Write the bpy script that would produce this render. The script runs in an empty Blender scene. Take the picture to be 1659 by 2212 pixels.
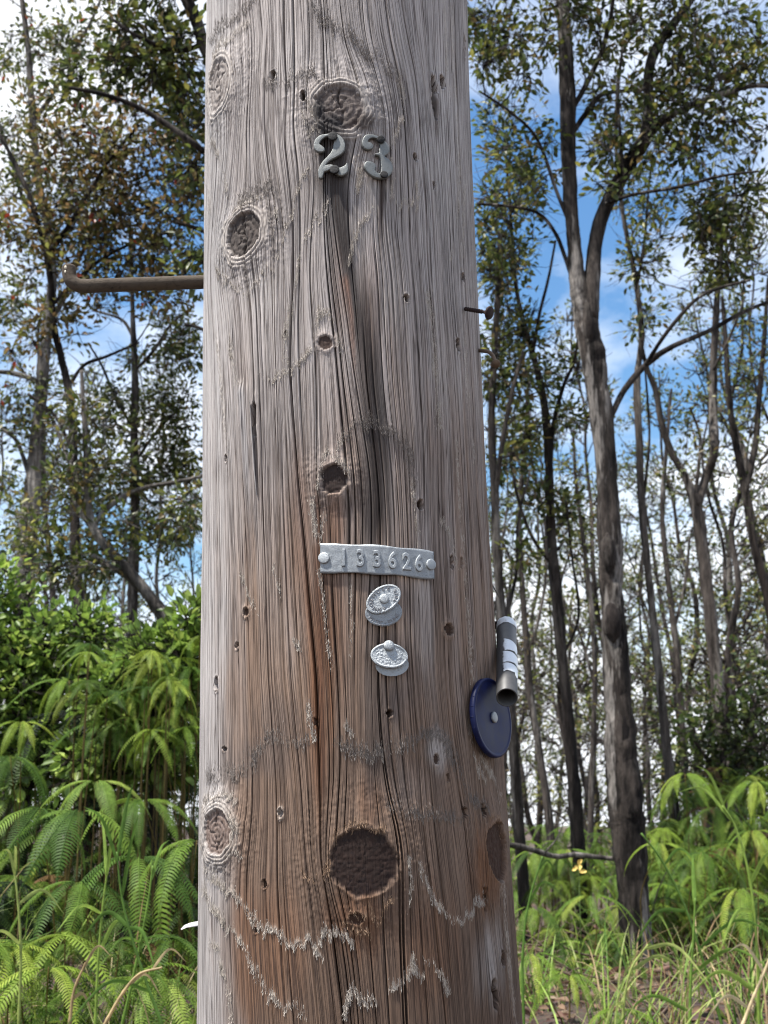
import bpy, math, random
import numpy as np
from mathutils import Vector, Matrix

random.seed(7)
RNG = np.random.default_rng(7)
scene = bpy.context.scene
COL = scene.collection

# ------------------------------------------------------------------ camera
F, CX, CY = 2600.0, 829.5, 1106.0          # focal length and centre in a 1659 x 2212 frame
PITCH = math.atan(0.261)
EYE = np.array([0.0, 0.0, 1.5])
cam_data = bpy.data.cameras.new("camera")
cam = bpy.data.objects.new("camera", cam_data)
COL.objects.link(cam)
cam.location = EYE
cam.rotation_euler = (math.pi / 2 + PITCH, 0, 0)
cam_data.sensor_fit = 'VERTICAL'
cam_data.sensor_height = 36.0
cam_data.lens = F / 1106.0 * 18.0
cam_data.clip_start = 0.05
cam_data.clip_end = 6000
cam_data.dof.use_dof = True
cam_data.dof.focus_distance = 1.24
cam_data.dof.aperture_fstop = 15.0
scene.camera = cam

# ------------------------------------------------------------------ sky, sun, exposure
SUN_EL, SUN_AZ = math.radians(66), math.radians(-122)   # azimuth from +Y towards +X
world = bpy.data.worlds.new("World")
scene.world = world
world.use_nodes = True
wn, wl = world.node_tree.nodes, world.node_tree.links
wn.clear()
w_out = wn.new('ShaderNodeOutputWorld')
w_bg = wn.new('ShaderNodeBackground')
w_bg.inputs['Strength'].default_value = 0.075
sky = wn.new('ShaderNodeTexSky')
sky.sky_type = 'NISHITA'
sky.sun_disc = False
sky.sun_elevation = SUN_EL
sky.sun_rotation = SUN_AZ
sky.air_density = 1.3
sky.dust_density = 0.3
sky.ozone_density = 2.5
w_tc = wn.new('ShaderNodeTexCoord')
w_sep = wn.new('ShaderNodeSeparateXYZ')
wl.new(w_tc.outputs['Generated'], w_sep.inputs[0])
# clouds lie on a flat deck overhead: direction divided by its height
w_h = wn.new('ShaderNodeMath'); w_h.operation = 'ADD'; w_h.inputs[1].default_value = 0.42
w_hm = wn.new('ShaderNodeMath'); w_hm.operation = 'MAXIMUM'; w_hm.inputs[1].default_value = 0.05
wl.new(w_sep.outputs['Z'], w_h.inputs[0]); wl.new(w_h.outputs[0], w_hm.inputs[0])
w_div = wn.new('ShaderNodeVectorMath'); w_div.operation = 'DIVIDE'
w_cmb = wn.new('ShaderNodeCombineXYZ')
for i in range(3):
    wl.new(w_hm.outputs[0], w_cmb.inputs[i])
wl.new(w_tc.outputs['Generated'], w_div.inputs[0]); wl.new(w_cmb.outputs[0], w_div.inputs[1])
w_map = wn.new('ShaderNodeMapping')
w_map.inputs['Location'].default_value = (3.1, 0.65, 0.0)
wl.new(w_div.outputs[0], w_map.inputs['Vector'])
w_noise = wn.new('ShaderNodeTexNoise')
w_noise.inputs['Scale'].default_value = 2.6
w_noise.inputs['Detail'].default_value = 8.0
w_noise.inputs['Roughness'].default_value = 0.55
wl.new(w_map.outputs[0], w_noise.inputs['Vector'])
# more cloud towards the horizon, where the deck is seen edge-on
w_hz = wn.new('ShaderNodeMapRange')
w_hz.inputs['From Min'].default_value = 0.0; w_hz.inputs['From Max'].default_value = 0.34
w_hz.inputs['To Min'].default_value = 0.20; w_hz.inputs['To Max'].default_value = 0.0
wl.new(w_sep.outputs['Z'], w_hz.inputs['Value'])
w_add = wn.new('ShaderNodeMath'); w_add.operation = 'ADD'
wl.new(w_noise.outputs['Fac'], w_add.inputs[0]); wl.new(w_hz.outputs[0], w_add.inputs[1])
w_ramp = wn.new('ShaderNodeValToRGB')
w_ramp.color_ramp.elements[0].position = 0.44; w_ramp.color_ramp.elements[0].color = (0, 0, 0, 1)
w_ramp.color_ramp.elements[1].position = 0.62; w_ramp.color_ramp.elements[1].color = (1, 1, 1, 1)
wl.new(w_add.outputs[0], w_ramp.inputs[0])
w_mix = wn.new('ShaderNodeMix'); w_mix.data_type = 'RGBA'
w_mix.inputs['B'].default_value = (9.2, 9.5, 10.0, 1)
wl.new(w_ramp.outputs[0], w_mix.inputs['Factor'])
w_sat = wn.new('ShaderNodeHueSaturation'); w_sat.inputs['Saturation'].default_value = 1.22; w_sat.inputs['Value'].default_value = 1.25
wl.new(sky.outputs[0], w_sat.inputs['Color']); wl.new(w_sat.outputs[0], w_mix.inputs['A'])
wl.new(w_mix.outputs['Result'], w_bg.inputs['Color'])
wl.new(w_bg.outputs[0], w_out.inputs['Surface'])

sun_data = bpy.data.lights.new("sun", 'SUN')
sun_data.energy = 4.6
sun_data.angle = math.radians(2.5)
sun_data.color = (1.0, 0.96, 0.9)
sun = bpy.data.objects.new("sun", sun_data)
COL.objects.link(sun)
sdir = Vector((math.sin(SUN_AZ) * math.cos(SUN_EL), math.cos(SUN_AZ) * math.cos(SUN_EL), math.sin(SUN_EL)))
sun.rotation_euler = sdir.to_track_quat('Z', 'Y').to_euler()
sun.location = (-3, -3, 8)

vs = scene.view_settings
vs.view_transform = 'Standard'
vs.look = 'None'
vs.exposure = 1.05
vs.gamma = 1.0
vs.use_curve_mapping = False
scene.cycles.max_bounces = 6
scene.cycles.diffuse_bounces = 3
scene.cycles.transmission_bounces = 4
scene.cycles.use_denoising = True
scene.cycles.pixel_filter_type = 'BLACKMAN_HARRIS'
scene.cycles.filter_width = 1.05

# ------------------------------------------------------------------ helpers
def lin(r, g, b):
    v = np.array([r, g, b]) / 255.0
    return np.where(v <= 0.04045, v / 12.92, ((v + 0.055) / 1.055) ** 2.4)

def ray(x, y):
    a = (x - CX) / F
    b = -(y - CY) / F
    return np.array([a, math.cos(PITCH) - b * math.sin(PITCH), math.sin(PITCH) + b * math.cos(PITCH)])

def at(x, y, dist):
    """The point in the place that lies dist metres ahead (world Y) on the line through a photo point."""
    d = ray(x, y)
    return EYE + d * (dist / d[1])

def px(dist):
    """Metres per photo pixel, dist metres ahead."""
    return dist / F / math.cos(PITCH)

def gz(x, y):
    """Height of the ground: road verge at the pole, then a low bank that levels off into the wood."""
    x = np.asarray(x, float); y = np.asarray(y, float)
    t = np.clip((y - 1.9) / 2.2, 0, 1)
    bank = 0.84 * t * t * (3 - 2 * t)
    left = np.clip((-x - 0.1) / 1.2, 0, 1) * np.clip((y - 3.2) / 3.0, 0, 1) * 0.35
    far = -0.25 * np.clip((y - 9) / 20, 0, 1)
    bumps = 0.03 * np.sin(x * 2.3 + y * 1.1) + 0.025 * np.sin(x * 4.1 - y * 3.3 + 1.0)
    return bank + left + far + bumps * np.clip((y - 1.6) / 1.0, 0, 1)

def mesh_np(name, verts, faces, cols=None, smooth=False):
    """faces: list of (n,k) int arrays."""
    me = bpy.data.meshes.new(name)
    verts = np.asarray(verts, np.float32)
    if isinstance(faces, np.ndarray):
        faces = [faces]
    faces = [np.asarray(f, np.int32) for f in faces if len(f)]
    nl = sum(f.size for f in faces)
    nf = sum(len(f) for f in faces)
    me.vertices.add(len(verts)); me.vertices.foreach_set('co', verts.ravel())
    me.loops.add(nl); me.loops.foreach_set('vertex_index', np.concatenate([f.ravel() for f in faces]))
    me.polygons.add(nf)
    starts, o = [], 0
    for f in faces:
        starts.append(o + np.arange(len(f)) * f.shape[1]); o += f.size
    me.polygons.foreach_set('loop_start', np.concatenate(starts).astype(np.int32))
    if smooth:
        me.polygons.foreach_set('use_smooth', np.ones(nf, bool))
    me.update(calc_edges=True)
    if cols is not None:
        a = me.attributes.new('Col', 'FLOAT_COLOR', 'POINT')
        c = np.ones((len(verts), 4), np.float32); c[:, :3] = cols
        a.data.foreach_set('color', c.ravel())
    me.validate()
    return me

def link(name, me, mat=None, parent=None, loc=None):
    o = bpy.data.objects.new(name, me)
    COL.objects.link(o)
    if mat is not None and me is not None and len(me.materials) == 0:
        me.materials.append(mat)
    if parent is not None:
        o.parent = parent
    if loc is not None:
        o.location = loc
    return o

def tag(o, label, cat=None, group=None, kind=None):
    if label: o['label'] = label
    if cat: o['category'] = cat
    if group: o['group'] = group
    if kind: o['kind'] = kind
    return o

def empty(name, loc):
    o = bpy.data.objects.new(name, None)
    COL.objects.link(o)
    o.empty_display_size = 0.05
    o.location = loc
    return o

class MB:
    """Collects vertex, face and colour arrays for one mesh."""
    def __init__(s):
        s.v, s.q, s.t, s.c, s.n = [], [], [], [], 0
    def add(s, v, q=None, t=None, c=None):
        v = np.asarray(v, float)
        if q is not None and len(q): s.q.append(np.asarray(q, int) + s.n)
        if t is not None and len(t): s.t.append(np.asarray(t, int) + s.n)
        s.v.append(v)
        s.c.append(np.broadcast_to(np.asarray(c if c is not None else (.5, .5, .5), float), (len(v), 3)))
        s.n += len(v)
    def mesh(s, name, smooth=False, off=(0, 0, 0)):
        fs = []
        if s.q: fs.append(np.concatenate(s.q))
        if s.t: fs.append(np.concatenate(s.t))
        return mesh_np(name, np.concatenate(s.v) - np.asarray(off), fs, np.concatenate(s.c), smooth)

def smooth_path(pts, n):
    """Catmull-Rom resample of an (m,k) array to n rows."""
    p = np.asarray(pts, float)
    if len(p) < 3:
        t = np.linspace(0, 1, n)[:, None]
        return p[0] * (1 - t) + p[-1] * t
    e = np.vstack([2 * p[0] - p[1], p, 2 * p[-1] - p[-2]])
    u = np.linspace(0, len(p) - 1 - 1e-6, n)
    i = u.astype(int); t = (u - i)[:, None]
    a, b, c, d = e[i], e[i + 1], e[i + 2], e[i + 3]
    return 0.5 * (2 * b + (c - a) * t + (2 * a - 5 * b + 4 * c - d) * t ** 2 + (3 * b - a - 3 * c + d) * t ** 3)

def tube(pts, rad, sides=8, cap=True, wob=0.0, seed=0):
    """Tapered tube along pts; returns verts, quads, tris."""
    p = np.asarray(pts, float); n = len(p)
    rad = np.broadcast_to(np.asarray(rad, float), (n,))
    tan = np.gradient(p, axis=0)
    tan /= np.linalg.norm(tan, axis=1)[:, None] + 1e-12
    ref = np.array([0, 1.0, 0]) if abs(tan[0][1]) < 0.8 else np.array([1.0, 0, 0])
    e1 = np.zeros_like(p)
    cur = ref
    for i in range(n):
        cur = cur - tan[i] * cur.dot(tan[i]); cur = cur / (np.linalg.norm(cur) + 1e-12)
        e1[i] = cur
    e2 = np.cross(tan, e1)
    a = np.linspace(0, 2 * np.pi, sides, endpoint=False)
    rr = rad[:, None] * np.ones(sides)
    if wob:
        g = np.random.default_rng(seed)
        rr = rr * (1 + wob * (0.5 * np.sin(a * 2 + np.cumsum(g.normal(0, .25, n))[:, None]) + 0.35 * np.sin(a * 3 + np.cumsum(g.normal(0, .4, n))[:, None]) + g.normal(0, .16, (n, sides)) + 1.1 * (vnoise(np.arange(sides)[None] * .55 + seed * 3, np.arange(n)[:, None] * .33, 9) - .5)))
    v = p[:, None, :] + rr[:, :, None] * (np.cos(a)[None, :, None] * e1[:, None, :] + np.sin(a)[None, :, None] * e2[:, None, :])
    v = v.reshape(-1, 3)
    i = np.arange(n - 1)[:, None] * sides; j = np.arange(sides)[None, :]; k = (j + 1) % sides
    q = np.stack([i + j, i + k, i + sides + k, i + sides + j], -1).reshape(-1, 4)
    t = np.zeros((0, 3), int)
    if cap:
        v = np.vstack([v, p[0], p[-1]])
        b0, b1 = n * sides, n * sides + 1
        jj = np.arange(sides); kk = (jj + 1) % sides
        t = np.vstack([np.stack([kk, jj, np.full(sides, b0)], -1),
                       np.stack([(n - 1) * sides + jj, (n - 1) * sides + kk, np.full(sides, b1)], -1)])
    return v, q, t

def lathe(profile, sides=32):
    """Revolve (r, h) pairs round local Z; h along +Z."""
    pr = np.asarray(profile, float)
    a = np.linspace(0, 2 * np.pi, sides, endpoint=False)
    v = np.stack([pr[:, 0, None] * np.cos(a), pr[:, 0, None] * np.sin(a), np.repeat(pr[:, 1, None], sides, 1)], -1).reshape(-1, 3)
    i = np.arange(len(pr) - 1)[:, None] * sides; j = np.arange(sides)[None]; k = (j + 1) % sides
    return v, np.stack([i + j, i + k, i + sides + k, i + sides + j], -1).reshape(-1, 4)

_G = np.random.default_rng(3).random((256, 256))
def vnoise(x, y, seed=0):
    """Smooth value noise in 0..1."""
    x = np.asarray(x, float) + seed * 17.31; y = np.asarray(y, float) + seed * 9.77
    xi = np.floor(x).astype(int); yi = np.floor(y).astype(int)
    fx = x - xi; fy = y - yi
    fx = fx * fx * (3 - 2 * fx); fy = fy * fy * (3 - 2 * fy)
    g = _G
    a = g[xi & 255, yi & 255]; b = g[(xi + 1) & 255, yi & 255]
    c = g[xi & 255, (yi + 1) & 255]; d = g[(xi + 1) & 255, (yi + 1) & 255]
    return (a * (1 - fx) + b * fx) * (1 - fy) + (c * (1 - fx) + d * fx) * fy

def fbm(x, y, seed=0, oct=3):
    s = 0; w = 0.5
    for o in range(oct):
        s = s + w * vnoise(x * 2 ** o, y * 2 ** o, seed + o * 5); w *= 0.5
    return s / (1 - 0.5 ** oct)

def sst(a, b, x):
    t = np.clip((x - a) / (b - a), 0, 1)
    return t * t * (3 - 2 * t)

# ------------------------------------------------------------------ materials
def new_mat(name):
    m = bpy.data.materials.new(name)
    m.use_nodes = True
    n = m.node_tree.nodes; n.clear()
    out = n.new('ShaderNodeOutputMaterial')
    return m, n, m.node_tree.links, out

def N(n, l, typ, ins=None, **props):
    nd = n.new(typ)
    for k, v in props.items(): setattr(nd, k, v)
    for k, v in (ins or {}).items():
        if hasattr(v, 'links') or isinstance(v, bpy.types.NodeSocket): l.new(v, nd.inputs[k])
        else: nd.inputs[k].default_value = v
    return nd

def foliage_mat(name, trans=0.35, gloss=0.45, vary=0.35, spec=.4):
    m, n, l, out = new_mat(name)
    at_ = N(n, l, 'ShaderNodeAttribute', attribute_name='Col')
    tc = N(n, l, 'ShaderNodeTexCoord')
    nz = N(n, l, 'ShaderNodeTexNoise', {'Vector': tc.outputs['Object'], 'Scale': 38.0, 'Detail': 2.0})
    mr = N(n, l, 'ShaderNodeMapRange', {'Value': nz.outputs['Fac'], 'From Min': .3, 'From Max': .7, 'To Min': 1 - vary, 'To Max': 1 + vary})
    mul = N(n, l, 'ShaderNodeVectorMath', {0: at_.outputs['Color'], 1: mr.outputs[0]}, operation='MULTIPLY')
    bs = N(n, l, 'ShaderNodeBsdfPrincipled', {'Base Color': mul.outputs[0], 'Roughness': gloss, 'Specular IOR Level': spec})
    tr = N(n, l, 'ShaderNodeBsdfTranslucent', {'Color': mul.outputs[0]})
    mx = N(n, l, 'ShaderNodeMixShader', {0: trans, 1: bs.outputs[0], 2: tr.outputs[0]})
    l.new(mx.outputs[0], out.inputs[0])
    return m

def bark_mat(name, c1, c2, c3, scale=9.0):
    m, n, l, out = new_mat(name)
    tc = N(n, l, 'ShaderNodeTexCoord')
    mp = N(n, l, 'ShaderNodeMapping', {'Vector': tc.outputs['Object'], 'Scale': (1, 1, 0.14)})
    n1 = N(n, l, 'ShaderNodeTexNoise', {'Vector': mp.outputs[0], 'Scale': scale, 'Detail': 6.0, 'Roughness': .65})
    n2 = N(n, l, 'ShaderNodeTexNoise', {'Vector': mp.outputs[0], 'Scale': scale * 6, 'Detail': 5.0, 'Roughness': .7})
    n3 = N(n, l, 'ShaderNodeTexNoise', {'Vector': mp.outputs[0], 'Scale': scale * .7, 'Detail': 5.0, 'Roughness': .7})
    r1 = N(n, l, 'ShaderNodeValToRGB', {0: n1.outputs['Fac']})
    e = r1.color_ramp.elements
    e[0].position = .42; e[0].color = (*c1, 1)
    e[1].position = .60; e[1].color = (*c2, 1)
    r3 = N(n, l, 'ShaderNodeMapRange', {'Value': n3.outputs['Fac'], 'From Min': .53, 'From Max': .60})
    mx = N(n, l, 'ShaderNodeMix', {'Factor': r3.outputs[0], 'A': r1.outputs[0], 'B': (*c3, 1)}, data_type='RGBA')
    mr = N(n, l, 'ShaderNodeMapRange', {'Value': n2.outputs['Fac'], 'From Min': .3, 'From Max': .7, 'To Min': .35, 'To Max': 1.55})
    mul = N(n, l, 'ShaderNodeVectorMath', {0: mx.outputs['Result'], 1: mr.outputs[0]}, operation='MULTIPLY')
    ad = N(n, l, 'ShaderNodeMath', {0: n1.outputs['Fac'], 1: n2.outputs['Fac']}, operation='ADD')
    bp = N(n, l, 'ShaderNodeBump', {'Height': ad.outputs[0], 'Strength': .9, 'Distance': .02})
    bs = N(n, l, 'ShaderNodeBsdfPrincipled', {'Base Color': mul.outputs[0], 'Roughness': .9, 'Specular IOR Level': .2, 'Normal': bp.outputs[0]})
    l.new(bs.outputs[0], out.inputs[0])
    return m

def metal_mat(name, col, dark, metallic=.75, rough=.45, scale=180, spots=.5, bump=.25):
    m, n, l, out = new_mat(name)
    tc = N(n, l, 'ShaderNodeTexCoord')
    n1 = N(n, l, 'ShaderNodeTexNoise', {'Vector': tc.outputs['Object'], 'Scale': scale, 'Detail': 6.0, 'Roughness': .7})
    n2 = N(n, l, 'ShaderNodeTexNoise', {'Vector': tc.outputs['Object'], 'Scale': scale * 5, 'Detail': 4.0, 'Roughness': .6})
    ad = N(n, l, 'ShaderNodeMath', {0: n1.outputs['Fac'], 1: n2.outputs['Fac']}, operation='ADD')
    mr = N(n, l, 'ShaderNodeMapRange', {'Value': ad.outputs[0], 'From Min': 1.06, 'From Max': 1.28, 'To Min': 0, 'To Max': spots})
    mx = N(n, l, 'ShaderNodeMix', {'Factor': mr.outputs[0], 'A': (*col, 1), 'B': (*dark, 1)}, data_type='RGBA')
    rr = N(n, l, 'ShaderNodeMapRange', {'Value': n1.outputs['Fac'], 'To Min': rough - .12, 'To Max': rough + .2})
    mt = N(n, l, 'ShaderNodeMapRange', {'Value': mr.outputs[0], 'To Min': metallic, 'To Max': metallic * .3})
    bp = N(n, l, 'ShaderNodeBump', {'Height': ad.outputs[0], 'Strength': bump, 'Distance': .0008})
    bs = N(n, l, 'ShaderNodeBsdfPrincipled', {'Base Color': mx.outputs['Result'], 'Roughness': rr.outputs[0], 'Metallic': mt.outputs[0], 'Normal': bp.outputs[0]})
    l.new(bs.outputs[0], out.inputs[0])
    return m

M_LEAF = foliage_mat('ohia_leaf', .42, .4)
M_FERN = foliage_mat('fern_leaf', .38, .55, .25, .18)
M_GRASS = foliage_mat('grass_blade', .35, .5, .25, .25)
M_BARK = bark_mat('grey_bark', lin(34, 29, 26), lin(80, 73, 68), lin(112, 106, 100))
M_BARK_BLOTCH = bark_mat('blotched_bark', lin(22, 18, 16), lin(70, 63, 58), lin(128, 122, 116), 12.0)
M_BARK_DARK = bark_mat('dark_bark', lin(20, 16, 15), lin(56, 49, 45), lin(76, 70, 65))
M_BARK_PALE = bark_mat('pale_bark', lin(60, 56, 53), lin(116, 110, 104), lin(146, 140, 134))

# ------------------------------------------------------------------ ground
def build_ground():
    def axis(core, far, n):
        a = np.linspace(-core, core, n)
        b = core * (far / core) ** (np.linspace(0, 1, 14)[1:])
        return np.concatenate([-b[::-1], a, b])
    xs = axis(8, 3000, 130)
    ys = np.concatenate([-np.geomspace(2, 3000, 14)[::-1], np.linspace(-1.8, 12, 140), np.geomspace(12.3, 4000, 30)])
    X, Y = np.meshgrid(xs, ys)
    Z = gz(X, Y) + np.where((Y > 2) & (Y < 14), 0.05 * (fbm(X * 2.2 + 50, Y * 2.2 + 50, 4) - .5) * 2, 0)
    v = np.stack([X, Y, Z], -1).reshape(-1, 3)
    ny, nx = X.shape
    i = np.arange(ny - 1)[:, None] * nx; j = np.arange(nx - 1)[None]
    q = np.stack([i + j, i + j + 1, i + nx + j + 1, i + nx + j], -1).reshape(-1, 4)
    m, n, l, out = new_mat('leaf_litter_soil')
    tc = N(n, l, 'ShaderNodeTexCoord')
    n1 = N(n, l, 'ShaderNodeTexNoise', {'Vector': tc.outputs['Object'], 'Scale': 14.0, 'Detail': 8.0, 'Roughness': .7})
    vo = N(n, l, 'ShaderNodeTexVoronoi', {'Vector': tc.outputs['Object'], 'Scale': 45.0})
    rp = N(n, l, 'ShaderNodeValToRGB', {0: n1.outputs['Fac']})
    rp.color_ramp.elements[0].position = .3; rp.color_ramp.elements[0].color = (*lin(42, 33, 28), 1)
    rp.color_ramp.elements[1].position = .72; rp.color_ramp.elements[1].color = (*lin(112, 92, 78), 1)
    mx = N(n, l, 'ShaderNodeMix', {'Factor': .35, 'A': rp.outputs[0], 'B': vo.outputs['Color']}, data_type='RGBA', blend_type='MULTIPLY')
    bp = N(n, l, 'ShaderNodeBump', {'Height': n1.outputs['Fac'], 'Strength': 1.0, 'Distance': .04})
    bs = N(n, l, 'ShaderNodeBsdfPrincipled', {'Base Color': mx.outputs['Result'], 'Roughness': .95, 'Normal': bp.outputs[0]})
    l.new(bs.outputs[0], out.inputs[0])
    o = link('ground', mesh_np('ground', v, q, smooth=True), m)
    tag(o, 'brown leaf littered ground rising to a low bank', kind='structure')
build_ground()

# ------------------------------------------------------------------ the pole's form
PA = dict(ax=-0.0462318, bx=-0.02832631, D=1.35274137, k=0.005, by=-0.03633621, c=0.01081822, z0=1.9, R0=0.165)
def pole_axis(z):
    d = np.asarray(z, float) - PA['z0']
    q = np.where(np.abs(d) < .8, d * d, .64 + (np.abs(d) - .8) * .2)
    q = np.minimum(q, .75)
    return PA['ax'] + PA['bx'] * d + PA['c'] * q, PA['D'] + PA['by'] * d, PA['R0'] - PA['k'] * d + PA['c'] * q

def on_pole(x, y):
    """Photo point -> (angle round the pole, height) on its surface."""
    d = ray(x, y)
    t = np.linspace(.9, 2.0, 4401)
    P = EYE + t[:, None] * d
    ax, ay, R = pole_axis(P[:, 2])
    g = np.hypot(P[:, 0] - ax, P[:, 1] - ay) - R
    h = np.nonzero(g < 0)[0]
    i = h[0] if len(h) else int(np.argmin(g))
    p = P[i]; ax, ay, R = pole_axis(p[2])
    return math.atan2(p[0] - ax, -(p[1] - ay)), p[2]

def pole_pt(th, z, off=0.0):
    ax, ay, R = pole_axis(z)
    return np.stack(np.broadcast_arrays(ax + (R + off) * np.sin(th), ay - (R + off) * np.cos(th), z), -1)

def pole_frame(x, y, off=0.0):
    """Matrix on the pole surface at a photo point: local X to the right, Y up, Z outwards."""
    th, z = on_pole(x, y)
    p = pole_pt(th, z, off)
    n = Vector((math.sin(th), -math.cos(th), 0.01)).normalized()
    u0 = pole_pt(th, z + .05) - pole_pt(th, z - .05)
    u = Vector(u0).normalized()
    r = u.cross(n).normalized(); n = r.cross(u).normalized()
    return Matrix(((r.x, u.x, n.x, p[0]), (r.y, u.y, n.y, p[1]), (r.z, u.z, n.z, p[2]), (0, 0, 0, 1)))

# grain lines followed down the whole visible length (photo points)
GUIDES = [
    [(500,-20),(502,100),(513,185),(507,260),(492,400),(479,500),(474,600),(486,700),(495,850),(503,1000),(512,1250),(516,1500),(518,1700),(512,1795),(497,1900),(495,2000),(503,2230)],
    [(557,-20),(567,78),(559,195),(557,250),(569,371),(585,440),(594,500),(592,586),(594,742),(598,830),(600,950),(602,1100),(606,1250),(612,1458),(636,1663),(649,1823),(665,1982),(674,2073),(690,2230)],
    [(612,-20),(614,100),(620,200),(613,300),(625,400),(632,484),(633,586),(627,700),(624,780),(629,863),(645,1062),(658,1189),(675,1379),(683,1458),(693,1777),(694,1855),(715,1982),(740,2187),(745,2230)],
    [(664,-20),(670,78),(665,187),(661,234),(668,290),(677,340),(680,400),(672,500),(668,600),(674,700),(680,740),(682,800),(684,900),(684,1037),(690,1100),(694,1200),(702,1320),(712,1430),(718,1530),(722,1650),(714,1780),(708,1862),(722,1940),(740,2000),(756,2100),(768,2230)],
    [(713,-20),(722,100),(735,228),(722,330),(712,390),(715,430),(723,508),(738,609),(752,700),(757,742),(766,808),(783,914),(800,1019),(805,1125),(800,1250),(792,1400),(790,1458),(793,1560),(790,1700),(787,1862),(796,2000),(815,2230)],
    [(745,-20),(760,90),(795,160),(809,228),(800,290),(785,350),(775,420),(775,520),(780,620),(785,720),(791,829),(802,914),(815,1019),(821,1125),(822,1250),(818,1400),(817,1480),(824,1600),(840,1709),(856,1768),(868,1830),(869,1914),(872,2005),(878,2187),(880,2230)],
    [(780,-20),(788,78),(812,164),(830,234),(834,330),(832,406),(835,508),(846,586),(855,742),(860,829),(868,914),(875,1019),(880,1125),(884,1250),(888,1400),(892,1458),(904,1617),(912,1754),(927,1891),(939,1959),(949,2073),(963,2187),(966,2230)],
    [(864,-20),(880,80),(899,168),(907,273),(920,430),(926,586),(938,742),(942,850),(946,950),(948,1125),(951,1210),(958,1330),(962,1458),(975,1600),(995,1720),(1003,1780),(1016,1900),(1024,1960),(1030,2073),(1036,2187),(1038,2230)],
    [(935,-20),(943,200),(955,400),(965,600),(980,800),(990,1000),(1000,1200),(1012,1400),(1020,1500),(1034,1650),(1039,1750),(1043,1835),(1050,1920),(1062,2000),(1072,2100),(1080,2230)],
]
KNOTS = [  # x, y, rx, ry, look, recess (m), ring zone
    (736, 232, 49, 48, 'grey', .0012, 1.42),
    (478, 186, 24, 52, 'pale', .001, 1.35),
    (529, 508, 34, 47, 'dark', .003, 1.45),
    (703, 741, 15, 15, 'brown', .0015, 1.5),
    (721, 1037, 28, 31, 'black', .003, 1.25),
    (473, 1797, 22, 47, 'rings', .002, 1.55),
    (786, 1862, 70, 73, 'black', .0014, 1.12),
    (1069, 1837, 22, 62, 'brown', .005, 1.15),
    (770, 1984, 15, 13, 'brown', .002, 1.3),
    (970, 1360, 9, 13, 'brown', .004, 1.8),
    (531, 1322, 6, 9, 'brown', .003, 1.6),
    (606, 1757, 5, 10, 'pale', .003, 1.7),
    (942, 1640, 6, 11, 'brown', .003, 1.9),
]
HOLES = [(938,193,8,28),(955,178,7,15),(590,164,7,12),(655,210,6,11),(897,340,5,9),(878,645,6,9),(907,1091,7,12),(842,1541,6,8),
         (570,1910,6,9),(485,1618,5,5),(1068,2148,7,38),(1086,2072,5,18),(1046,1945,5,28),(990,745,6,14),(975,1215,4,15),(940,225,7,34),
         (548,905,6,40),(468,1478,5,16),(937,402,3,9),(1000,600,4,9),(488,990,3,8),(684,1560,4,12),(552,2010,3,6),(1003,100,3,22),
         (1021,1420,4,20),(1040,1750,6,16),(1004,1755,5,12),(968,1680,3,9),(511,1395,3,8),(618,720,3,6),(996,1215,3,12)]
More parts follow.
